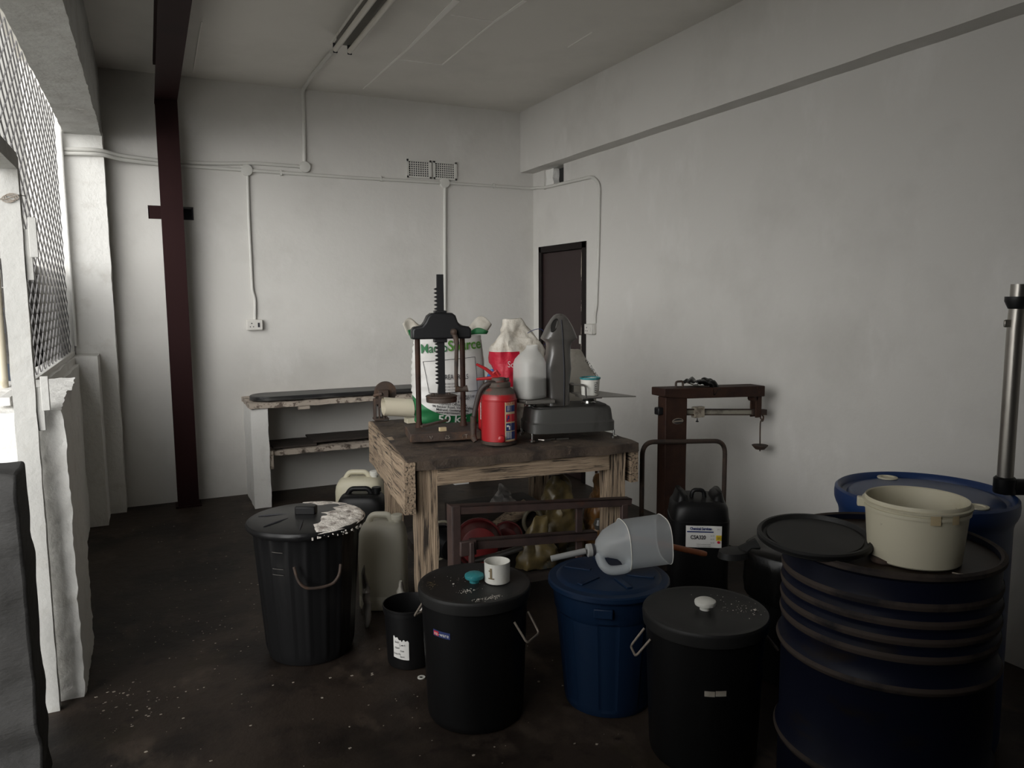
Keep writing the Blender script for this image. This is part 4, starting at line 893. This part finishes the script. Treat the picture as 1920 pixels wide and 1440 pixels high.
q = lp(.165, -.015); spots(kb, .2, .5005, q.x, q.y, .001, .001, 1, .006, .007, 'gypsum', 13)
# -- blue bin
bc = (1.536, 2.392)
bl = thing('blue_bin', 'navy blue lidded bin with a cut jug lying on it', 'bin', (bc[0], bc[1], 0))
bf = facing(*bc)
def panels(a, r, z):
    k = math.cos((a-bf)*7); return r-(.004 if k > .25 and .03 < z < .37 else 0)
b = NB(); lathe(b, [(.145, 0), (.163, .003), (.167, .02), (.168, .032), (.168, .034), (.200, .366), (.200, .368), (.206, .38), (.214, .455), (.218, .46), (.218, .475)], 140, rf=panels); obj('bin_body', b, 'navy', bl, smooth=25)
b = NB(); lathe(b, [(.214, .462), (.228, .462), (.232, .468), (.231, .482), (.226, .487), (.20, .489), (.19, .497), (.18, .499), (.01, .5)], 80); obj('lid', b, 'navy', bl, smooth=30)
b = NB()
for a in (.2, 1.3, 2.3, 3.5, 4.6, 5.5): 
    box(b, (.07, -.012, .498), (.175, .012, .5045), Matrix.Rotation(a, 4, 'Z'))
obj('lid_ribs', b, 'navy', bl, bevel=.002)
b = NB(); box(b, (-.035, -.0, -.018), (.035, .016, .018), Matrix.Translation((.209*math.cos(bf-.08), .209*math.sin(bf-.08), .425)) @ Matrix.Rotation(bf-.08-PI/2, 4, 'Z')); obj('grip', b, 'navy', bl, bevel=.004)
# cut jug scoop
ax = (Vector((_r.x, _r.y, 0)).normalized()*.985+Vector((_f.x, _f.y, 0)).normalized()*.17).normalized()
jp = Vector((bc[0], bc[1], 0))-ax*.055
js = thing('jug_scoop', 'translucent cut plastic jug used as a scoop on the blue bin', 'scoop', (jp.x, jp.y, .505), math.atan2(ax.y, ax.x))
js.rotation_euler = (0, -.075, math.atan2(ax.y, ax.x))
jl = .285; n = 48
def jugring(x, cz, a, c_, e):
    ring = []
    for i in range(n):
        t = 2*PI*i/n; c, s = math.cos(t), math.sin(t)
        ring.append((x, math.copysign(abs(c)**(2/e), c)*a, cz+math.copysign(abs(s)**(2/e), s)*c_))
    return ring
R_ = .089
b = NB()
secs = [(.0, .088, .019, .019, 2), (.012, .088, .021, .021, 2), (.02, .09, .04, .035, 2), (.05, .105, .062, .050, 2.1), (.085, .107, .078, .062, 2.3), (.108, .100, .084, .076, 2.5), (.118, .093, .088, .089, 2.8), (.122, .093, .090, .091, 2.9), (.128, .092, .088, .089, 2.9), (.285, .092, .088, .089, 3.2)]
skin(b, [jugring(*q) for q in secs], True, False, False)
bmesh.ops.transform(b, matrix=Matrix.Identity(4), verts=b.verts[:]); jo = obj('jug_body', b, 'jug', js, smooth=60)
b = NB(); rg_ = jugring(.122, .093, .0915, .0925, 2.9); tube(b, rg_+[rg_[0]], .0018, 6); obj('seam_ring', b, 'white', js)
b = NB(); rg_ = jugring(.285, .092, .0885, .0895, 3.2); tube(b, rg_+[rg_[0]], .0016, 6); obj('cut_edge', b, 'white', js)
b = NB(); tube(b, smooth_path([(.018, -.01, .075), (.024, -.03, .040), (.045, -.045, .018), (.09, -.05, .014), (.120, -.05, .022), (.135, -.05, .05)], 5), [.016]*2+[.0175]*22+[.016]*2, 14); obj('jug_grip', b, 'jug', js)
b = NB(); tube(b, [(-.024, 0, .088), (-.005, 0, .088)], .025, 28); obj('cap', b, mat('grey_cap', (.30, .30, .29), .5), js, bevel=.002)
b = NB(); tube(b, [(-.165, 0, .076), (-.03, 0, .087)], .0115, 16); obj('stick_handle', b, 'steel' if 0 else mat('grey_stick', (.25, .25, .245), .6), js, bevel=.001)
b = NB(); lathe(b, [(.0, 0), (.023, 0), (.0235, .012), (.0, .0122)][1:3], 24); bmesh.ops.transform(b, matrix=Matrix.Translation((-.007, 0, .088)) @ Matrix.Rotation(PI/2, 4, 'Y'), verts=b.verts[:]); obj('cap_gasket', b, 'ink', js)
# orange-brown handle behind the jug
s0 = aY(1228, 1043, 2.56); s1 = aY(1324, 1034, 2.50); s0.z = .515; s1.z = aY(1324, 1039, 2.50).z
b = NB(); d0 = (s1-s0); tube(b, [s0-d0*.55, s0, s0+d0*.93, s1], [.0125, .0125, .0125, .010], 14)
tag(obj('tool_handle', b, 'handle'), 'rust orange tool handle sticking out behind the cut jug', 'handle')
# -- small black bucket
uc = (.936, 3.015); uf_ = facing(*uc)
bu = thing('small_bucket', 'small open black bucket with a torn white label', 'bucket', (uc[0], uc[1], 0))
b = NB(); lathe(b, [(.085, 0), (.094, .004), (.097, .02), (.106, .23), (.111, .232), (.111, .25), (.113, .252), (.113, .26), (.109, .26), (.105, .23), (.09, .012), (.01, .01)], 56); obj('bucket_body', b, 'black', bu)
b = NB(); fn = around(.101, uf_-.35, .105, .002)
G = patch(b, fn, -.038, .030, -.045, .036, 14, 6)
for i in range(15): 
    for j in range(7):
        v = G[i][j]; u = i/14
        if j == 6: v.co.z += .010*(1-u)+.004*math.sin(i*2.1)-.006*(1 if 6 <= i <= 8 else 0)
        v.co.z -= .010*(math.sin(u*1.5))
obj('torn_label', b, 'paper', bu)
rnd = random.Random(4)
for k in range(6):
    lettering(['Batch', 'Code 4', 'Mixed', 'Date', 'Keep dry', 'Store'][k], .012, (lambda u, v, k=k: around(.101, uf_-.35, .105, .0035)(u-.02+.022*(k % 2), v+.022-.0125*k)), 'ink', bu, sx=.7)
b = NB(); a = lp(-.02, -.06); c = lp(.085, .05); tube(b, [(a.x, a.y, .15), (c.x*.6, c.y*.6, .215), (c.x, c.y, .272)], [.006, .007, .009], 8)
o = obj('stirring_stick', b, 'steel'); o.location = (uc[0], uc[1], 0); tag(o, 'grey stirring stick standing in the small black bucket', 'stick')
# -- jerrycans
def jerry(loc, rz, w_, d_, h_, label, m, name='jerrycan', capm=None, cat='jerrycan'):
    t = thing(name, label, cat, loc, rz); a, c = w_/2, d_/2
    b = NB(); loft(b, [(0, 0, 0, a*.86, c*.84, 5), (0, 0, .008, a*.96, c*.95, 5), (0, 0, .02, a, c, 5), (0, 0, h_*.15, a, c, 5), (0, 0, h_*.155, a*.985, c*.985, 5), (0, 0, h_*.165, a*.985, c*.985, 5), (0, 0, h_*.17, a, c, 5), (0, 0, h_*.72, a, c, 5), (0, 0, h_*.80, a*.97, c*.97, 4.6), (0, 0, h_*.87, a*.87, c*.9, 4), (0, 0, h_*.905, a*.72, c*.8, 3.6), (0, 0, h_*.915, a*.4, c*.6, 3)], 56); obj('body', b, m, t, smooth=50)
    b = NB(); tube(b, arc_path([(-a*.62, 0, h_*.89), (-a*.45, 0, h_*.985), (a*.28, 0, h_*.985), (a*.42, 0, h_*.90)], .03), .016, 12); obj('handle', b, m, t)
    b = NB(); lathe(b, [(.022, 0), (.022, .02), (.029, .022), (.029, .045), (.025, .048)], 24, (a*.62, 0, h_*.885)); obj('cap', b, capm or m, t)
    return t
jerry((1.005, 3.655, 0), math.radians(-24), .235, .20, .475, 'grimy translucent jerrycan behind the ribbed black bin', 'jerryclear')
jerry((1.185, 4.83, 0), math.radians(-24), .30, .22, .43, 'off white jerrycan behind the black one near the masonry shelf', 'cream', capm='white')
jerry((1.125, 4.545, 0), math.radians(-24), .29, .20, .39, 'black jerrycan in front of the off white one', 'black')
# chemical jerrycan with label
cq = aY(1318, 1100, 2.86)
cw = 54*(cq-CAM).dot(_f)/F; ct = aY(1318, 918, 2.86).z
csa = thing('chemical_jerrycan', 'black jerrycan labelled CSA320 in front of the platform scale', 'jerrycan', (cq.x, 2.91, 0), -.55)
b = NB(); loft(b, [(0, 0, 0, cw*.86, .12, 5), (0, 0, .01, cw*.95, .135, 5), (0, 0, .03, cw*.985, .14, 5), (0, 0, ct*.17, cw*.985, .14, 5), (0, 0, ct*.175, cw*.96, .137, 5), (0, 0, ct*.19, cw*.985, .14, 5), (0, 0, ct*.775, cw, .14, 5), (0, 0, ct*.78, cw*.98, .138, 5), (0, 0, ct*.785, cw*.98, .138, 5), (0, 0, ct*.87, cw*.94, .135, 4.6), (0, 0, ct*.905, cw*.86, .125, 4), (0, 0, ct*.925, cw*.74, .11, 3.5), (0, 0, ct*.93, cw*.4, .06, 3)], 56); obj('body', b, 'black', csa, smooth=30)
for s in (-1, 1):
    b = NB(); loft(b, [(s*cw*.60, 0, ct*.88, cw*.30, .10, 3), (s*cw*.60, 0, ct*.95, cw*.20, .085, 3), (s*cw*.66, 0, ct*.985, cw*.09, .07, 3)], 32); obj('shoulder', b, 'black', csa, smooth=60)
b = NB(); tube(b, arc_path([(-cw*.26, -.02, ct*.91), (-cw*.22, -.02, ct*.985), (cw*.16, -.02, ct*.985), (cw*.2, -.02, ct*.91)], .02), .010, 10); obj('handle', b, 'black', csa)
lx0, lx1, lz0, lz1 = -cw*.52, cw*.66, ct*.585, ct*.755
ly = -.1435
b = NB(); patch(b, lambda u, v: Vector((u, ly-.0012*math.sin(u*60)*math.sin(v*50), v)), lx0, lx1, lz0, lz1, 12, 8); obj('label', b, 'paper', csa, smooth=180)
LW, LH = lx1-lx0, lz1-lz0
def lt(u, v): return lambda a, c: Vector((lx0+u*LW+a, ly-.0035, lz0+v*LH+c))
lettering('Chemical Services', LH*.17, lt(.41, .87), 'inkblue', csa, sx=.76, bold=.0008); lettering('CSA320', LH*.25, lt(.34, .47), 'ink', csa, sx=.82, bold=.0006)
b = NB(); box(b, (lx0+.03*LW, ly-.003, lz0+.70*LH), (lx0+.77*LW, ly-.002, lz0+.755*LH)); obj('label_stripe', b, 'inkblue', csa, smooth=0)
b = NB(); box(b, (lx0+.84*LW, ly-.003, lz0+.34*LH), (lx0+.99*LW, ly-.002, lz0+.58*LH)); obj('yellow_sticker', b, 'yellow', csa, smooth=0)
lettering('QC', LH*.15, lt(.915, .46), 'ink', csa, sx=.8)
b = NB(); prism(b, [(lx0+(.915+.045*math.cos(a))*LW, lz0+(.26+.065*math.sin(a))*LH) for a in [PI/3*i for i in range(6)]], -ly+.002, -ly+.003, Matrix.Rotation(PI/2, 4, 'X')); obj('red_sticker', b, 'redprint', csa, smooth=0)
for k in range(3): lettering('Lot 22', LH*.08, lt(.74, .56-.16*k), 'ink', csa, sx=.8)
for k in range(2): lettering('Handle with care wear gloves and goggles', LH*.06, lt(.5, .16-.09*k), 'scale', csa, sx=.62)
lettering('25 L', LH*.08, lt(.91, .86), 'scale', csa)
# paper scraps near the jerrycan
for px, py, y, a, c, h, sd, m, lab in ((742, 1120, 3.34, .045, .035, .13, 31, 'sackplain', 'crumpled dirty paper behind the small black bucket'), (752, 1085, 3.40, .025, .03, .20, 33, 'sackplain', 'crumpled white paper beside the bench leg'), (686, 1090, 3.42, .016, .02, .30, 35, 'foil', 'torn silver wrapper standing against the translucent jerrycan')):
    q = aY(px, py, y); crumple('paper_scrap', lab, 'paper', (q.x, y, .004), a, c, h, sd, m, .014, None, 0, 2.2, 16, 32, 14)
# -- bag-lined bin
lc = (2.31, 2.22)
lb = thing('lined_bin', 'black bin with a shiny black bag folded over its rim', 'bin', (lc[0], lc[1], 0))
b = NB(); lathe(b, [(.135, 0), (.15, .004), (.155, .02), (.178, .48), (.178, .50)], 56); obj('bin_body', b, 'black', lb)
def bagrf(a, r, z): return r*(1+.05*noise.noise(Vector((math.cos(a)*3, math.sin(a)*3, z*5)))+.02*noise.noise(Vector((math.cos(a)*11, math.sin(a)*11, z*9))))
b = NB(); lathe(b, [(.184, .34), (.191, .38), (.191, .47), (.196, .525), (.18, .54), (.12, .545), (.03, .55)], 72, rf=bagrf, cap0=False); obj('bin_bag', b, 'bag', lb, smooth=60)
q = lp(-.24, .0)
b = NB(); loft(b, [(q.x, q.y, .495, .05, .04, 2), (q.x, q.y, .498, .075, .055, 2), (q.x, q.y, .523, .07, .05, 2), (q.x, q.y, .53, .04, .03, 2)], 32); tube(b, [(q.x+.03, q.y-.01, .51), (q.x*.6, q.y*.6, .545)], .03, 10); obj('bag_flap', b, 'blackdull', lb)
for i, (dx, dz) in enumerate(((-.015, .0), (.012, -.003), (-.028, .018))):
    b = NB(); fa = facing(*lc)+.05; v = around(.192, fa, .41, .012)(dx, dz); lathe(b, [(.0055 if i < 2 else .003, 0), (.004, .003)], 10, Mx=Matrix.Translation(v) @ Matrix.Rotation(fa, 4, 'Z') @ Matrix.Rotation(PI/2, 4, 'Y')); obj('rivet', b, 'chrome', lb)
# -- navy steel drum
dc = (1.822, 1.412)
dr = thing('steel_drum', 'worn navy blue steel drum with rusty hoops at the right', 'drum', (dc[0], dc[1], 0))
def ring(z, r0, amp, w): return [(r0, z-w), (r0+amp*.7, z-w*.45), (r0+amp, z), (r0+amp*.7, z+w*.45), (r0, z+w)]
RD = .272
prof = [(.26, 0), (RD+.006, .004), (RD+.006, .014), (RD, .02)] + ring(.30, RD, .013, .02) + ring(.575, RD, .013, .022) + ring(.655, RD, .006, .02) + ring(.70, RD, .006, .02) + ring(.745, RD, .006, .02) + ring(.79, RD, .005, .018) + [(RD, .85), (RD+.004, .853), (RD+.008, .86), (RD+.008, .868), (RD, .872), (RD-.006, .868), (RD-.007, .852)]
b = NB(); lathe(b, prof, 96, cap1=False); obj('shell', b, 'drumpaint', dr, smooth=40)
for z, amp in ((.30, .0135), (.575, .0135), (.655, .0066), (.70, .0066), (.745, .0066), (.79, .0056)):
    b = NB(); lathe(b, [(RD+amp*.72, z-.010), (RD+amp, z-.002), (RD+amp+.0006, z), (RD+amp, z+.002), (RD+amp*.72, z+.010)], 96, cap0=False, cap1=False); obj('hoop', b, 'drumrust', dr)
b = NB(); lathe(b, [(RD-.006, .853), (.02, .8535)], 64); obj('head', b, 'drumtop', dr)
b = NB(); lathe(b, [(.03, .853), (.033, .856), (.033, .864), (.02, .867)], 24, (lp(-.07, -.12).x, lp(-.07, -.12).y, 0)); obj('bung', b, 'rust', dr)
b = NB(); lathe(b, [(RD+.002, .853), (RD+.0095, .859), (RD+.0095, .869), (RD, .8735), (RD-.007, .869)], 96, cap0=False, cap1=False); obj('rim', b, 'drumrust', dr)
# black lid on the drum
q = aZ(1535, 998, .90)
ld = thing('bucket_lid', 'round black bucket lid lying on the left of the navy drum', 'lid', (q.x-.012, q.y+.004, .880)); ld.rotation_euler = (math.radians(4), math.radians(-3), 0)
b = NB(); lathe(b, [(.145, .0), (.150, .004), (.150, .016), (.146, .020), (.139, .020), (.134, .009), (.126, .008), (.124, .012), (.01, .012)], 72); obj('disc', b, 'blackdull', ld)
b = NB(); lathe(b, [(.1465, .0195), (.1505, .014), (.1505, .006)], 72, cap0=False, cap1=False); obj('seal', b, 'black', ld)
# cream bucket on the drum
q0 = aZ(1713, 1044, .857)
cb = thing('cream_bucket', 'dirty cream plastic bucket standing on the navy drum', 'bucket', (q0.x, q0.y, .8565))
kk = (q0-CAM).dot(_f)/F
r0, r1 = 79*kk, 88*kk; hh = 128*kk*.90
b = NB(); lathe(b, [(r0*.96, 0), (r0, .004), (r1*.985, hh*.80), (r1*1.02, hh*.805), (r1*1.025, hh*.86), (r1*.99, hh*.865), (r1*1.0, hh*.90), (r1*1.045, hh*.905), (r1*1.05, hh*.93), (r1*1.0, hh*.94), (r1*1.0, hh*.985), (r1*.985, hh), (r1*.96, hh*.985), (r1*.94, hh*.8), (r0*.94, .012), (.01, .01)], 72); obj('bucket_body', b, 'cream', cb, smooth=40)
cfb = facing(q0.x, q0.y)
b = NB(); patch(b, around(r1*1.03, cfb+.35, hh*.835, .001), -.012, .012, -.012, .012, 4, 1); obj('tear_tab', b, 'creamprint', cb)
b = NB(); patch(b, around(r1*1.03, cfb+.75, hh*.835, .001), -.01, .01, -.011, .011, 4, 1); obj('tear_tab', b, 'creamprint', cb)
b = NB(); al = cfb-1.45; v = Vector((r1*1.05*math.cos(al), r1*1.05*math.sin(al), hh*.86)); box(b, (-.012, -.012, -.012), (.012, .012, .012), Matrix.Translation(v) @ Matrix.Rotation(al, 4, 'Z')); obj('lug', b, 'cream', cb, bevel=.003)
b = NB(); pts = [(r1*1.06*math.cos(al)+.0, r1*1.06*math.sin(al), hh*.86)]; sp0 = lp(.05, -.155); tube(b, smooth_path([Vector((lp(.03, -.125).x, lp(.03, -.125).y, .003)), Vector((lp(.06, -.14).x, lp(.06, -.14).y, .003)), Vector((lp(.10, -.125).x, lp(.10, -.125).y, .003))], 6), .002, 6); obj('wire_bail', b, 'wire', cb)
# -- blue plastic drum behind
pc_ = (2.40, 1.732)
pd = thing('plastic_drum', 'blue plastic drum behind the cream bucket', 'drum', (pc_[0], pc_[1], 0))
b = NB(); lathe(b, [(.24, 0), (.262, .01), (.268, .04), (.268, .78), (.272, .80), (.28, .815), (.285, .83), (.286, .85), (.284, .868), (.276, .874), (.266, .868), (.26, .852), (.245, .848), (.235, .858), (.22, .861), (.01, .863)], 80); obj('shell', b, 'bluedrum', pd, smooth=40)
for px, py, n_ in ((1664, 896, 'bung'), (1832, 951, 'bung')):
    v = aZ(px, py, .862); b = NB(); lathe(b, [(.034, 0), (.036, .003), (.035, .006), (.024, .007), (.022, .003), (.004, .002)], 32, (v.x-pc_[0], v.y-pc_[1], .860)); obj(n_, b, 'cream', pd)
# -- stainless pump tube at the right edge
v0 = aZ(1882, 931, .866)
pu = thing('drum_pump', 'grey steel pump tube with a black elbow standing on the blue drum', 'pump', (v0.x, v0.y, .879))
b = NB(); tube(b, [(0, 0, .03), (0, 0, .55), (.004, .0, .62), (.006, 0, .70)], .0245, 24); obj('tube', b, 'steel', pu)
b = NB(); lathe(b, [(.032, 0), (.034, .004), (.034, .05), (.028, .056)], 24); tube(b, arc_path([(0, 0, .02), (.06*rt.x, .06*rt.y, .02), (.14*rt.x, .14*rt.y, .015)], .03), .028, 16); obj('elbow', b, 'black', pu)
b = NB(); box(b, (-.045*rt.x-.01, -.045*rt.y-.01, .56), (.0, .0, .585)); obj('lug', b, 'steel', pu, bevel=.004)
b = NB(); lathe(b, [(.0245, .62), (.036, .645), (.036, .66)], 24); obj('collar', b, 'iron', pu)

# ================================================================== PLATFORM SCALE
QY = 3.20
cc = aY(1268, 1000, QY); qk = (cc-CAM).dot(_f)/F
ps = thing('platform_scale', 'rusty red platform weighing scale with a beam arm by the right wall', 'platform scale', (cc.x, QY, 0))
def pq(px, py): v = aY(px, py, QY); return Vector((v.x-cc.x, 0, v.z))
xl = pq(1247, 850).x; xr2 = pq(1287, 850).x; ztop = pq(1267, 744).z
b = NB(); box(b, (xl, 0, .12), (xr2, .07, ztop)); obj('pillar', b, 'rustred', ps, bevel=.004)
a0 = pq(1244, 729); a1 = pq(1432, 719+3); h0 = pq(1244, 744).z
b = NB(); pts = [(a0.x, h0), (a0.x, a0.z), (a1.x, pq(1432, 723).z), (a1.x, pq(1432, 743).z), (pq(1290, 748).x, pq(1290, 747).z)]
prism(b, pts, -.105, .012, Matrix.Rotation(PI/2, 4, 'X')); obj('arm', b, 'rustred', ps, bevel=.004)
w0 = pq(1289, 774); w1 = pq(1432, 774); w2 = pq(1443, 774); sl = (w1.z-w0.z)/(w1.x-w0.x)
def bq(bm, x0, x1, y0, y1, a, c):
    prism(bm, [(x0, w0.z+sl*(x0-w0.x)+a), (x1, w0.z+sl*(x1-w0.x)+a), (x1, w0.z+sl*(x1-w0.x)+c), (x0, w0.z+sl*(x0-w0.x)+c)], -y1, -y0, Matrix.Rotation(PI/2, 4, 'X'))
b = NB(); bq(b, w0.x-.02, w1.x, .03, .038, -4*qk, 4*qk); obj('beam', b, 'brass', ps)
b = NB(); bq(b, w0.x-.02, w1.x, .024, .044, 4*qk, 6*qk); obj('beam_edge', b, 'rust', ps)
b = NB(); bq(b, w0.x-.02, w1.x, .024, .044, -6*qk, -4*qk); obj('beam_edge', b, 'rust', ps)
b = NB(); bq(b, w1.x-.06, w2.x, .02, .048, -5.5*qk, 5.5*qk); obj('beam_tip', b, 'rust', ps)
p0 = pq(1307, 785); p1 = pq(1326, 763)
b = NB(); box(b, (p0.x, .018, p0.z), (p1.x, .05, p1.z)); obj('poise', b, mat('pale_poise', (.36, .32, .25), .6, layers=[((.16, .13, .10), 30, .5, .6, S1)]), ps, bevel=.003)
b = NB(); s0 = pq(1315, 786); tube(b, [(s0.x, .034, s0.z), (s0.x, .034, s0.z-4*qk), (s0.x, .034, s0.z-5*qk), (s0.x, .034, s0.z-7*qk)], [.003, .003, .008, .008], 10); obj('thumb_screw', b, 'iron', ps)
h1 = pq(1421, 744); h2 = pq(1430, 783)
b = NB(); box(b, (h1.x, .01, h2.z), (h2.x, .02, h1.z)); box(b, (h1.x, .05, h2.z), (h2.x, .06, h1.z)); tube(b, [(h1.x-.004, .01, h1.z-.012), (h1.x-.004, .06, h1.z-.012)], .016, 14); obj('beam_loop', b, 'rustred', ps, bevel=.002)
e = pq(1437, 780)
b = NB(); tube(b, [(e.x, .034+.012*math.cos(t), e.z-.012+.012*math.sin(t)) for t in [PI/2+PI*1.6*i/12 for i in range(13)]], .004, 8); f0 = pq(1434, 792); f1 = pq(1433, 848); tube(b, smooth_path([(e.x+.012, .034, e.z-.02), (e.x+.006, .034, e.z-.034), (f0.x, .034, f0.z-.01), (f1.x, .034, f1.z)], 5), .0038, 8); hk = obj('weight_hook', b, 'rust', ps)
g0 = pq(1433, 840)
b = NB(); lathe(b, [(.012, -.014), (.026, -.012), (.044, .008), (.045, .011), (.04, .012), (.006, .008)], 32, (g0.x, .034, g0.z)); obj('weight_pan', b, 'rust', hk)
b = NB(); c0 = pq(1239, 780); c1 = pq(1249, 765); box(b, (c0.x, .02, c0.z), (c1.x, .06, c1.z)); obj('balance_weight', b, 'iron', ps, bevel=.006)
o0 = pq(1270.5, 789.5)
b = NB(); lathe(b, [(.0, 0), (1, 0), (1, .003), (.9, .004)][1:], 32, Mx=Matrix.Translation((o0.x, 0, o0.z)) @ Matrix.Rotation(PI/2, 4, 'X') @ Matrix.Diagonal((12.5*qk, 5.5*qk, 1, 1))); em = obj('oval_badge', b, 'wire', ps)
b = NB(); lathe(b, [(1, 0), (1, .0055)], 32, Mx=Matrix.Translation((o0.x, 0, o0.z)) @ Matrix.Rotation(PI/2, 4, 'X') @ Matrix.Diagonal((11*qk, 4.3*qk, 1, 1))); obj('badge_field', b, 'iron', em)
b = NB(); box(b, (o0.x-11*qk, -.007, o0.z-1.6*qk), (o0.x+11*qk, -.005, o0.z+1.6*qk)); obj('badge_bar', b, 'wire', em)
l0 = pq(1202, 828); l1 = pq(1357, 826)
b = NB(); tube(b, arc_path([(l0.x, -.012, .1), (l0.x, -.012, l0.z), (l1.x, -.012, l1.z), (l1.x, -.012, .1)], .075, 8), .0125, 12); obj('loop_handle', b, 'rust', ps)
b = NB(); box(b, (l0.x-.03, -.03, .10), (l1.x+.03, .62, .16)); box(b, (l0.x, -.02, .16), (l1.x-.02, .60, .19)); obj('platform', b, 'rust', ps, bevel=.008)
for sx in (l0.x+.03, l1.x-.03):
    for sy in (.06, .54):
        b = NB(); tube(b, [(sx-.02, sy, .05), (sx+.02, sy, .05)], .05, 20); obj('wheel', b, 'iron', ps)
b = NB(); d0 = pq(1246, 1000); box(b, (d0.x-.035, -.02, d0.z-.03), (d0.x+.02, .03, d0.z+.015)); obj('bracket', b, 'rustred', ps, bevel=.003)
# odds and ends on top of the arm
ta = aY(1282, 727, QY)
b = NB(); tube(b, arc_path([(0, 0, 0), (0, 0, .035), (.045, 0, .035), (.045, 0, 0)], .012), .006, 8); tube(b, [(-.004, 0, .004), (.05, 0, .004)], .004, 8); tag(obj('shackle', b, 'rust', loc=(ta.x-.02, QY+.04, ta.z-.006)), 'rusty shackle lying on the arm of the platform scale', 'shackle')
b = NB(); tube(b, [(0, 0, .025), (.05, .01, .008), (.09, .02, .006)], .003, 6); tag(obj('bent_wire', b, 'rust', loc=(aY(1295, 722, QY).x, QY+.03, aY(1295, 727, QY).z)), 'rusty bent wire beside the shackle on the scale arm', 'wire')
rg = aY(1330, 724, QY)
b = NB()
def ragf(u, v):
    x = -.085+.15*u; y = -.03+.13*v; z = .012+.018*noise.noise(Vector((u*6, v*4, 3)))+.012*math.sin(u*7)
    if v < .35 and u > .65: z -= (.35-v)*.14
    return Vector((x, y, z))
o = cloth('rag', 'bag', 'black rag draped over the arm of the platform scale', 'rag', ragf, 20, 14, None, .006); o.location = (rg.x, QY+.02, rg.z+.004)
# thin red pipe at the foot of the right wall
q = aX(1118, 905, 3.17); b = NB(); tube(b, [(0, 0, -q.z+.0), (0, 0, .25)], .012, 10); lathe(b, [(.02, -.012), (.03, -.008), (.03, .008), (.02, .012)], 16, (0, 0, .02)); tag(obj('wall_pipe', b, 'rustred', loc=(3.17, q.y, q.z)), 'thin rusty pipe with a collar at the right wall behind the bench', 'pipe')

# ================================================================== FLOOR LITTER
rnd = random.Random(11); b = NB()
def flake(x, y, s):
    k = rnd.randint(4, 6); a0 = rnd.uniform(0, 6); el = rnd.uniform(.3, 1)
    prism(b, [(x+s*math.cos(a0+2*PI*i/k)*rnd.uniform(.6, 1.2), y+s*el*math.sin(a0+2*PI*i/k)*rnd.uniform(.6, 1.2)) for i in range(k)], .0005, .001+s*.25)
busy = [(rc, .2), (nc, .19), (kc, .19), (bc, .18), (uc, .11), (dc, .3), (lc, .2), (pc_, .3)]
def free(x, y): return all(math.hypot(x-c[0], y-c[1]) > r for c, r in busy) and not (x < -.27 and y < 3.9) and x > -.3
for i in range(420):
    x, y = rnd.uniform(-.28, 1.5), rnd.uniform(1.0, 5.7)
    if free(x, y): flake(x, y, rnd.choice((.0015, .002, .003, .004, .006)))
for i in range(60):
    x, y = -.2+rnd.gauss(0, .10), 3.15+rnd.gauss(0, .12)
    if free(x, y): flake(x, y, rnd.choice((.0015, .002, .003, .006)))
for i in range(90):
    x, y = .1+rnd.gauss(0, .22), 3.9+rnd.gauss(0, .4)
    if free(x, y): flake(x, y, rnd.choice((.002, .003, .004)))
o = obj('floor_litter', b, 'dust', smooth=0); tag(o, 'pale paint flakes and crumbs scattered over the dark floor', 'litter', kind='stuff')
q = aZ(790, 1271, 0); b = NB(); lathe(b, [(.008, 0), (.016, 0), (.016, .003), (.008, .003)], 24, cap0=False, cap1=False); tag(obj('washer', b, 'white', loc=(q.x, q.y, .001)), 'pale washer ring on the floor by the black bin with the teal knob', 'washer')
